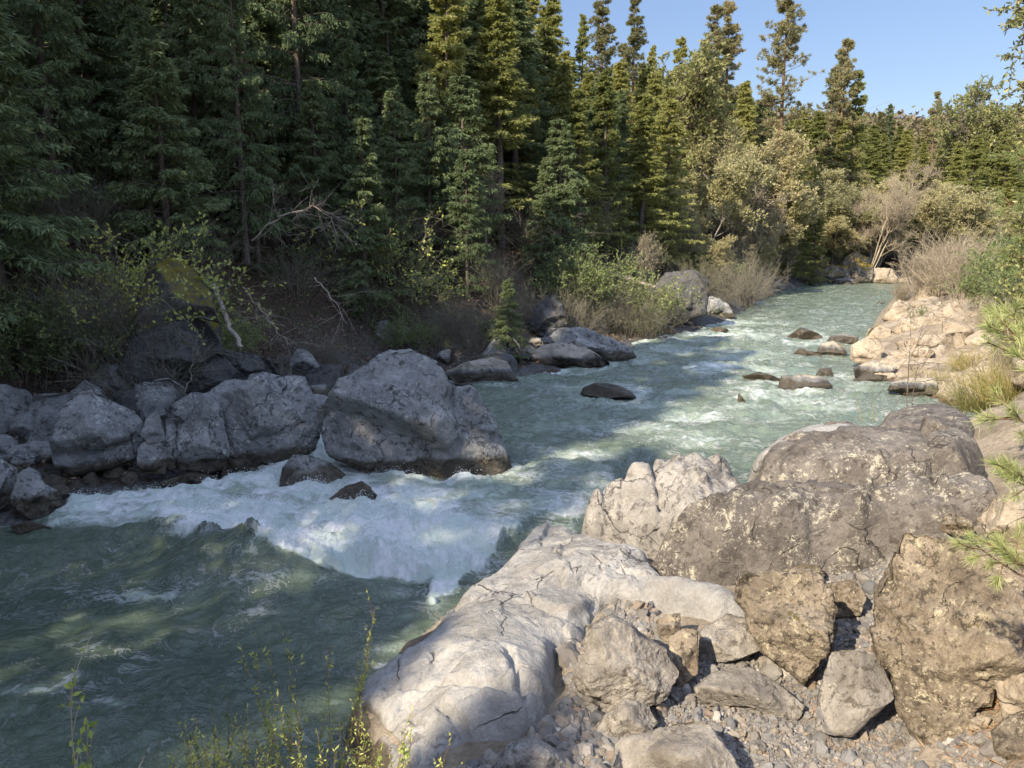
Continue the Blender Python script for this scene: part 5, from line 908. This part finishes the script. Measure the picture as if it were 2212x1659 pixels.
branch_obj('dead_branch', [w3(1330, 640, 46), w3(1365, 580, 46), w3(1400, 560, 45.5)], .04, .01, 'greybark', 'pale bent sapling hanging over the long fallen trunk', 'branch', .04, 5, 26, 7)
branch_obj('dead_branch', [w3(402, 855, 17.2), w3(412, 800, 17.4), w3(428, 755, 17.6)], .018, .006, 'twig', 'upright dead twig growing between the bank boulders', 'branch', .03, 5, 10, 8)
for a, b, lab in [((1585, 255, 84), (1925, 218, 150), 'upper thin overhead wire crossing the far trees'), ((1600, 288, 84), (1925, 246, 150), 'lower thin overhead wire crossing the far trees')]:
    A = np.array(w3(*a)); B = np.array(w3(*b)); t = np.linspace(0, 1, 15)[:, None]; L = (A*(1-t)+B*t-np.array([0, 0, 1.2])*4*t*(1-t))[None]; V, Fq = tubes(L, .02, .02, 4)
    tag(link('overhead_wire', mesh_from('overhead_wire', V-A, [Fq], True, MT['whitewood']), None, tuple(A)), lab, 'wire')

# ------------------------------------------------------------------ near plants, bottom left
def shoot_clump(seed, stems, H, leaves, L, W, mt, bark, tip=.45, out=.35, rad=.0026, spread=.05, tw=6, jit=.04, lt=3):
    rng = np.random.default_rng(seed); a = rng.random(stems)*6.28; k = rng.random(stems)*out; s0 = np.column_stack([np.cos(a)*spread*rng.random(stems), np.sin(a)*spread*rng.random(stems), 0*a])
    S = grow(s0, np.column_stack([np.cos(a)*k, np.sin(a)*k, 1+0*a]), H*(.45+.55*rng.random(stems)), 10, rng, jit, .0); parts = [tubes(S, rad, rad*.4, 4)]
    idx = np.repeat(np.arange(stems), tw); P, d = at(S, idx, tip+(1-tip)*rng.random(len(idx))); T = grow(P, d+rng.normal(0, .28, d.shape), .05+H*.13*rng.random(len(idx)), 3, rng, .1); parts.append(tubes(T, rad*.5, rad*.3))
    i3 = np.repeat(np.arange(len(idx)), leaves); P3, d3 = at(T, i3, rng.random(len(i3))); lf = [blades(P3, d3*.7+rng.normal(0, .5, d3.shape), L*(.6+.7*rng.random(len(i3))), W, rng)]
    i4 = np.repeat(np.arange(stems), leaves*lt); P4, d4 = at(S, i4, tip+(1-tip)*rng.random(len(i4))); lf.append(blades(P4, d4*.6+rng.normal(0, .5, d4.shape), L*(.6+.7*rng.random(len(i4))), W, rng))
    V, Fq = join(*parts); V2, F2 = join(*lf); return (mesh_from('stems', V, [Fq], True, MT[bark]), mesh_from('leaves', V2, [F2], False, MT[mt]), 'leaves')
MT['redstem'] = bark_mat('reddish_stems', (0.17, 0.09, 0.06), (0.32, 0.20, 0.14), 0.0)
MT['limeleaf'] = leaf_mat('lime_leaves', [(0.30, 0.40, 0.07), (0.45, 0.55, 0.12), (0.58, 0.66, 0.2)], .45, .45)
def near_plant(u, vt, D, proto, Hp, lab, nm='willow_shoots'):
    x, zt = UD(u, vt, D); x = float(x); z = gz(x, D)-.03; s = (float(zt)-z)/Hp; return plant(nm, proto, x, D, s, lab, 'plant', None, z=z, trunkname='stems')
SH = [shoot_clump(s, 17, 1.6, 6, .034, .012, m_, 'redstem') for s, m_ in ((61, 'yleaf'), (62, 'willow'), (63, 'yleaf'))]
NP = [(668, 1380, 4.3, SH[0], 'tallest willow shoots left of the pale slab corner'), (470, 1530, 4.2, SH[1], 'dense upright willow shoots in the bottom left'), (560, 1560, 4.0, SH[2], 'willow shoots between the tallest clump and the dense clump'),
      (760, 1540, 4.1, SH[1], 'willow shoots over the dark end of the pale slab'), (830, 1550, 4.0, SH[2], 'willow shoots right of the slab corner'), (700, 1575, 3.8, SH[0], 'short willow shoots in front of the tallest clump'), (395, 1590, 4.0, SH[2], 'sparse reddish shoots at the bottom left'), (620, 1560, 3.7, SH[1], 'low leafy shoots at the bottom edge'), (520, 1590, 3.6, SH[0], 'reddish stemmed shoots beneath the dense clump'), (440, 1540, 3.9, SH[2], 'shoots at the left side of the dense clump'), (735, 1590, 3.5, SH[2], 'shoots in front of the dark slab end'), (600, 1530, 4.4, SH[1], 'slender shoots left of the tallest clump'), (850, 1600, 3.6, SH[0], 'thin shoots against the pale slab at the bottom')]
for u, vt, D, pr, lab in NP: near_plant(u, vt, D, pr, 1.55, lab)
LM = [shoot_clump(s, 3, 1.4, 3, .036, .022, 'limeleaf', 'tantwig', tip=.55, out=.2, spread=.015, rad=.005, tw=7, jit=.06, lt=5) for s in (71, 72)]
for u, vt, D, k, lab in [(130, 1475, 3.4, 0, 'leftmost sunlit sprig with lime green leaves'), (228, 1575, 3.3, 1, 'lime green sprig right of the leftmost one'), (865, 1590, 3.2, 0, 'lime green leaves in front of the pale slab'), (960, 1640, 3.2, 1, 'lime green sprig just showing at the bottom edge'), (790, 1610, 3.2, 1, 'lime green sprig among the willow shoots')]:
    near_plant(u, vt, D, LM[k], 1.35, lab, 'leafy_sprig')

# ------------------------------------------------------------------ near plants, right edge
def custom_branches(name, lab, cat, root, tips, mt, bark, tuft, seed, r0=.05, trunk_h=5.0):
    rng = np.random.default_rng(seed); rx, ry = root; rz = gz(rx, ry)-.1; o = bpy.data.objects.new(name, None); C.objects.link(o); o.location = (rx, ry, rz); O = np.array([rx, ry, rz])
    tp = np.stack([np.linspace(rx, rx+.15, 9), np.full(9, ry), np.linspace(rz, rz+trunk_h, 9)], 1)[None]; wood = [tubes(tp, r0*1.6, r0*.6, 8)]; lf = []
    for u, v, D in tips:
        T = np.array(w3(u, v, D)); hz = min(max(T[2]-.25, rz+.3), rz+trunk_h-.1); B = np.array([rx, ry, hz]); t = np.linspace(0, 1, 9)[:, None]; L = B*(1-t)+T*t+np.array([0, 0, -.12])*4*t*(1-t)+rng.normal(0, .012, (9, 3)); L = L[None]; wood.append(tubes(L, .013, .004, 5))
        tuft(L, rng, wood, lf)
    V, Fq = join(*wood); link('trunk', mesh_from(name+'_trunk', V-O, [Fq], True, MT[bark]), o); V, Fq = join(*lf); link('crown', mesh_from(name+'_crown', V-O, [Fq], False, MT[mt]), o); tag(o, lab, cat); return o
def pine_tuft(L, rng, wood, lf):
    n = 5; i = np.zeros(n, int); S, d = at(L, i, .8+.2*rng.random(n)); T = grow(S, d+rng.normal(0, .5, d.shape), .06+.16*rng.random(n), 3, rng, .08, .05); wood.append(tubes(T, .005, .004, 4)); T = np.concatenate([T, L[:, [-2, -2, -1, -1]]*0+np.stack([L[0, -2], L[0, -2]*.6+L[0, -1]*.4, L[0, -2]*.3+L[0, -1]*.7, L[0, -1]])[None]]); m = 75
    j = np.repeat(np.arange(len(T)), m); P, d = at(T, j, .45+.55*rng.random(len(j))); lf.append(blades(P, d*1.0+rng.normal(0, .55, d.shape), 1*(.065+.055*rng.random(len(j))), .0034, rng))
custom_branches('pine_tree', 'young pine with bright long needles reaching in from the right edge', 'pine tree', (3.9, 4.3), [(2170, 660, 4.8), (2150, 700, 4.6), (2195, 760, 4.4), (2195, 900, 4.4), (2165, 1010, 4.3), (2205, 1040, 4.3), (2100, 1175, 4.6), (2195, 1215, 4.4), (2170, 1180, 4.4)], 'needle', 'redbark', pine_tuft, 5)
custom_branches('pine_tree', 'taller pine with soft green boughs behind the right edge', 'pine tree', (7.0, 7.6), [(2175, 335, 9), (2200, 380, 9), (2150, 430, 9.3), (2195, 450, 9), (2205, 520, 9), (2165, 545, 9.2), (2200, 590, 9), (2180, 490, 9.4)], 'needle', 'redbark', lambda L, rng, wood, lf: pine_tuft(L, rng, wood, lf), 6, .07, 7.5)
def leaf_tuft(L, rng, wood, lf):
    n = 22; S, d = at(L, np.zeros(n, int), .45+.55*rng.random(n)); T = grow(S, d*.4+rng.normal(0, .6, d.shape)+[0, 0, -.3], .15+.35*rng.random(n), 4, rng, .12, -.05); wood.append(tubes(T, .004, .002)); j = np.repeat(np.arange(n), 34); P, d = at(T, j, rng.random(len(j))); lf.append(blades(P, d*.5+rng.normal(0, .7, d.shape), .05+.03*rng.random(len(j)), .026, rng))
custom_branches('broadleaf_tree', 'live oak with small glossy leaves hanging along the right edge', 'tree', (7.2, 8.6), [(2195, 10, 9), (2185, 60, 9), (2190, 120, 9), (2200, 180, 9), (2195, 240, 9), (2205, 300, 9), (2210, -30, 9), (2195, 620, 8.8), (2170, 690, 9.2), (2200, 720, 9), (2205, 560, 9), (2205, 480, 9)], 'live', 'bark', leaf_tuft, 7, .09, 9)
GR = (mesh_from('grass_blades', *(lambda t: (t[0], [t[1]]))(shrub_parts(81, .95, 420, 0, tw=0, tw2=0, arch=.8, out=.9, rad=.006, root=.6)[0]), True, MT['grass']), None, '')
for u, v, s_, lab in [(2060, 868, 1.5, 'clump of yellow green grass beside the inlet'), (2130, 880, 1.4, 'taller green grass clump right of the inlet'), (2010, 862, 1.1, 'brownish dry grass at the tip of the inlet'), (2190, 860, 1.3, 'grass clump against the right edge')]:
    place_uv('grass_clump', GR, u, v, 0, s_, lab, 'grass')
place_uv('grass_clump', GR, 2100, 800, 0, 1.0, 'thin grass among the layered ledges', 'grass')
for (a, b, lab, mt) in [((1885, 912, 13.2), (1886, 826, 13.2), 'tall straw coloured stalk on the upper hump', 'grass'), ((1862, 912, 13.2), (1848, 850, 13.2), 'bent straw stalk left of the tall one', 'grass'), ((1800, 930, 13), (1797, 895, 13), 'short straw stalk on the pale lip', 'grass'),
                        ((1957, 885, 15.4), (1966, 745, 15.6), 'thin dark leafless sapling at the back of the outcrop', 'bark'), ((1968, 882, 15.4), (1980, 800, 15.5), 'shorter dark sapling beside the thin one', 'bark')]:
    branch_obj('stalk' if mt == 'grass' else 'sapling', [w3(*a), w3(*b)], .008 if mt == 'grass' else .018, .003, mt, lab, 'stalk' if mt == 'grass' else 'sapling', .004, 4, 0 if mt == 'grass' else 7, 3)
GB2 = GBUSH
for u, v, s_, k in [(2190, 640, 1.5, 0), (2120, 660, 1.1, 1), (2205, 700, 1.3, 1), (2160, 600, 1.5, 0), (1990, 700, .45, 0)]:
    place_uv('bush', GB2[k], u, v, 0, s_, 'leafy green bush on the sunny right bank', 'bush', 'green bushes on the right bank')
for u, v, s_ in [(2140, 720, .8), (2180, 800, .7), (2070, 640, 1.0), (2205, 770, .9), (1945, 650, .6)]:
    place_uv('shrub', TANB[0], u, v, 0, s_*.7, 'low tan brush between the rocks of the right bank', 'shrub', 'tan brush on the right bank')

# ------------------------------------------------------------------ spray thrown up by the rapid
def build_spray():
    me = water.data; n = len(me.vertices); co = np.zeros(n*3, np.float32); me.vertices.foreach_get('co', co); co = co.reshape(-1, 3); f = np.zeros(n, np.float32); me.attributes['foam'].data.foreach_get('value', f)
    rng = np.random.default_rng(4); u, v = proj(co[:, 0], co[:, 1], 0.0); w_ = np.where((f > .62) & (v > 960) & (v < 1350) & (u < 1250) & (u > 100), (f-.6)*(.2+sstep(.0, .25, co[:, 2]))**2, 0); w_ = w_*np.hypot(co[:, 0], co[:, 1])**2; i = rng.choice(n, 13000, p=w_/w_.sum())
    P0 = co[i]+rng.normal(0, .03, (len(i), 3)); P0[:, 2] += rng.exponential(.035, len(i)); r = .003+.005*rng.random(len(i))
    T = np.array([[1, 1, 1], [1, -1, -1], [-1, 1, -1], [-1, -1, 1]])*.9; V = (P0[:, None]+T[None]*r[:, None, None]).reshape(-1, 3); Fc = (np.arange(len(i))*4)[:, None, None]+np.array([[0, 1, 2], [0, 3, 1], [0, 2, 3], [1, 3, 2]])[None]
    M = NT('white_spray'); m = M.done(M.prin((.9, .92, .95), .6, .4)); tag(link('spray', mesh_from('spray', V, [Fc.reshape(-1, 3)], True, m)), 'white droplets thrown up by the rapid', 'spray', kind='stuff')
build_spray()

# ------------------------------------------------------------------ spring foliage round the tallest pine, firs low on the left slope, more bank rocks
LABS = ['pale olive broadleaf tree left of the tallest pine', 'yellow green broadleaf tree right below the tallest pine', 'soft olive tree behind the little layered fir', 'pale spring tree at the far bend', 'round olive tree right of the tall leafless tree',
        'low olive tree beside the far bluff', 'feathery grey olive tree above the bluff', 'wide pale tree behind the bare tan shrub', 'olive tree at the right end of the far bank', 'golden olive tree above the rocky point']
for (u, D, vt, wd, k), lab in zip([(1600, 74, 300, 1.1, 0), (1668, 78, 370, 1.2, 1), (1640, 76, 430, 1.3, 0), (1830, 92, 420, 1.2, 1), (1965, 94, 400, 1.3, 0), (1800, 88, 470, 1.3, 1), (1860, 96, 400, 1.1, 0), (2040, 96, 395, 1.3, 1), (2120, 92, 420, 1.2, 0), (1505, 62, 260, 1.0, 1)], LABS):
    tree_at('broadleaf_tree', SILVER[k], u, D, vt, lab, 'tree', None, 7.5, wd)
for u, v, s_ in [(330, 560, .7), (560, 600, .55), (690, 590, .6), (860, 590, .6), (620, 500, .8), (1010, 640, .5), (760, 520, .75), (440, 520, .8), (130, 520, .8), (930, 540, .6), (1180, 600, .5)]:
    place_uv('fir_tree', LOWFIR[int(u) % 2], u, v, 0, s_, 'low bushy dark fir on the shaded left slope', 'fir tree', 'understorey firs on the left slope')
for k, (u, v, r_) in enumerate([(20, 1075, .35), (60, 1010, .3), (95, 1000, .4), (15, 1000, .45), (110, 1060, .25), (250, 1030, .25), (280, 1040, .2), (620, 890, .4), (660, 800, .5), (690, 860, .35), (700, 820, .4), (250, 830, .5), (20, 900, .5), (60, 940, .45), (130, 1075, .2), (200, 1050, .22), (690, 900, .3), (930, 800, .3), (960, 780, .35)]):
    D = 8.0
    while D < 60 and float(UD(u, v, D)[1]) > gz(float(UD(u, v, D)[0]), D): D += .15
    small_rock(float(UD(u, v, D)[0]), D, r_*1.3, 'grey', 'angular grey rock half sunk in the shaded left bank', 'small rocks of the left bank', k % 5, .25)
def fallen_needles():
    rng = np.random.default_rng(12); P = []
    for u, v, sx, n in [(2190, 1440, .12, 900), (2170, 1560, .15, 500), (2120, 1640, .2, 300), (1850, 1500, 1.1, 260), (1450, 1560, 1.0, 160)]:
        x, y = U(u, v, .8); x = float(x)+rng.normal(0, sx, n); y = float(y)+rng.normal(0, sx, n); z = ground(x, y)[0]; top = 0.03 if sx > .5 else .05; P.append(np.stack([x, y, z+top*rng.random(n)], 1))
    P = np.concatenate(P); V, Fq = blades(P, rng.normal(0, 1, P.shape)*[1, 1, .25], .10+.08*rng.random(len(P)), .005, rng); tag(link('fallen_needles', mesh_from('fallen_needles', V, [Fq], False, MT['deadneedle'])), 'orange fallen pine needles strewn on the gravel and rocks', 'pine needles', kind='stuff')
fallen_needles()
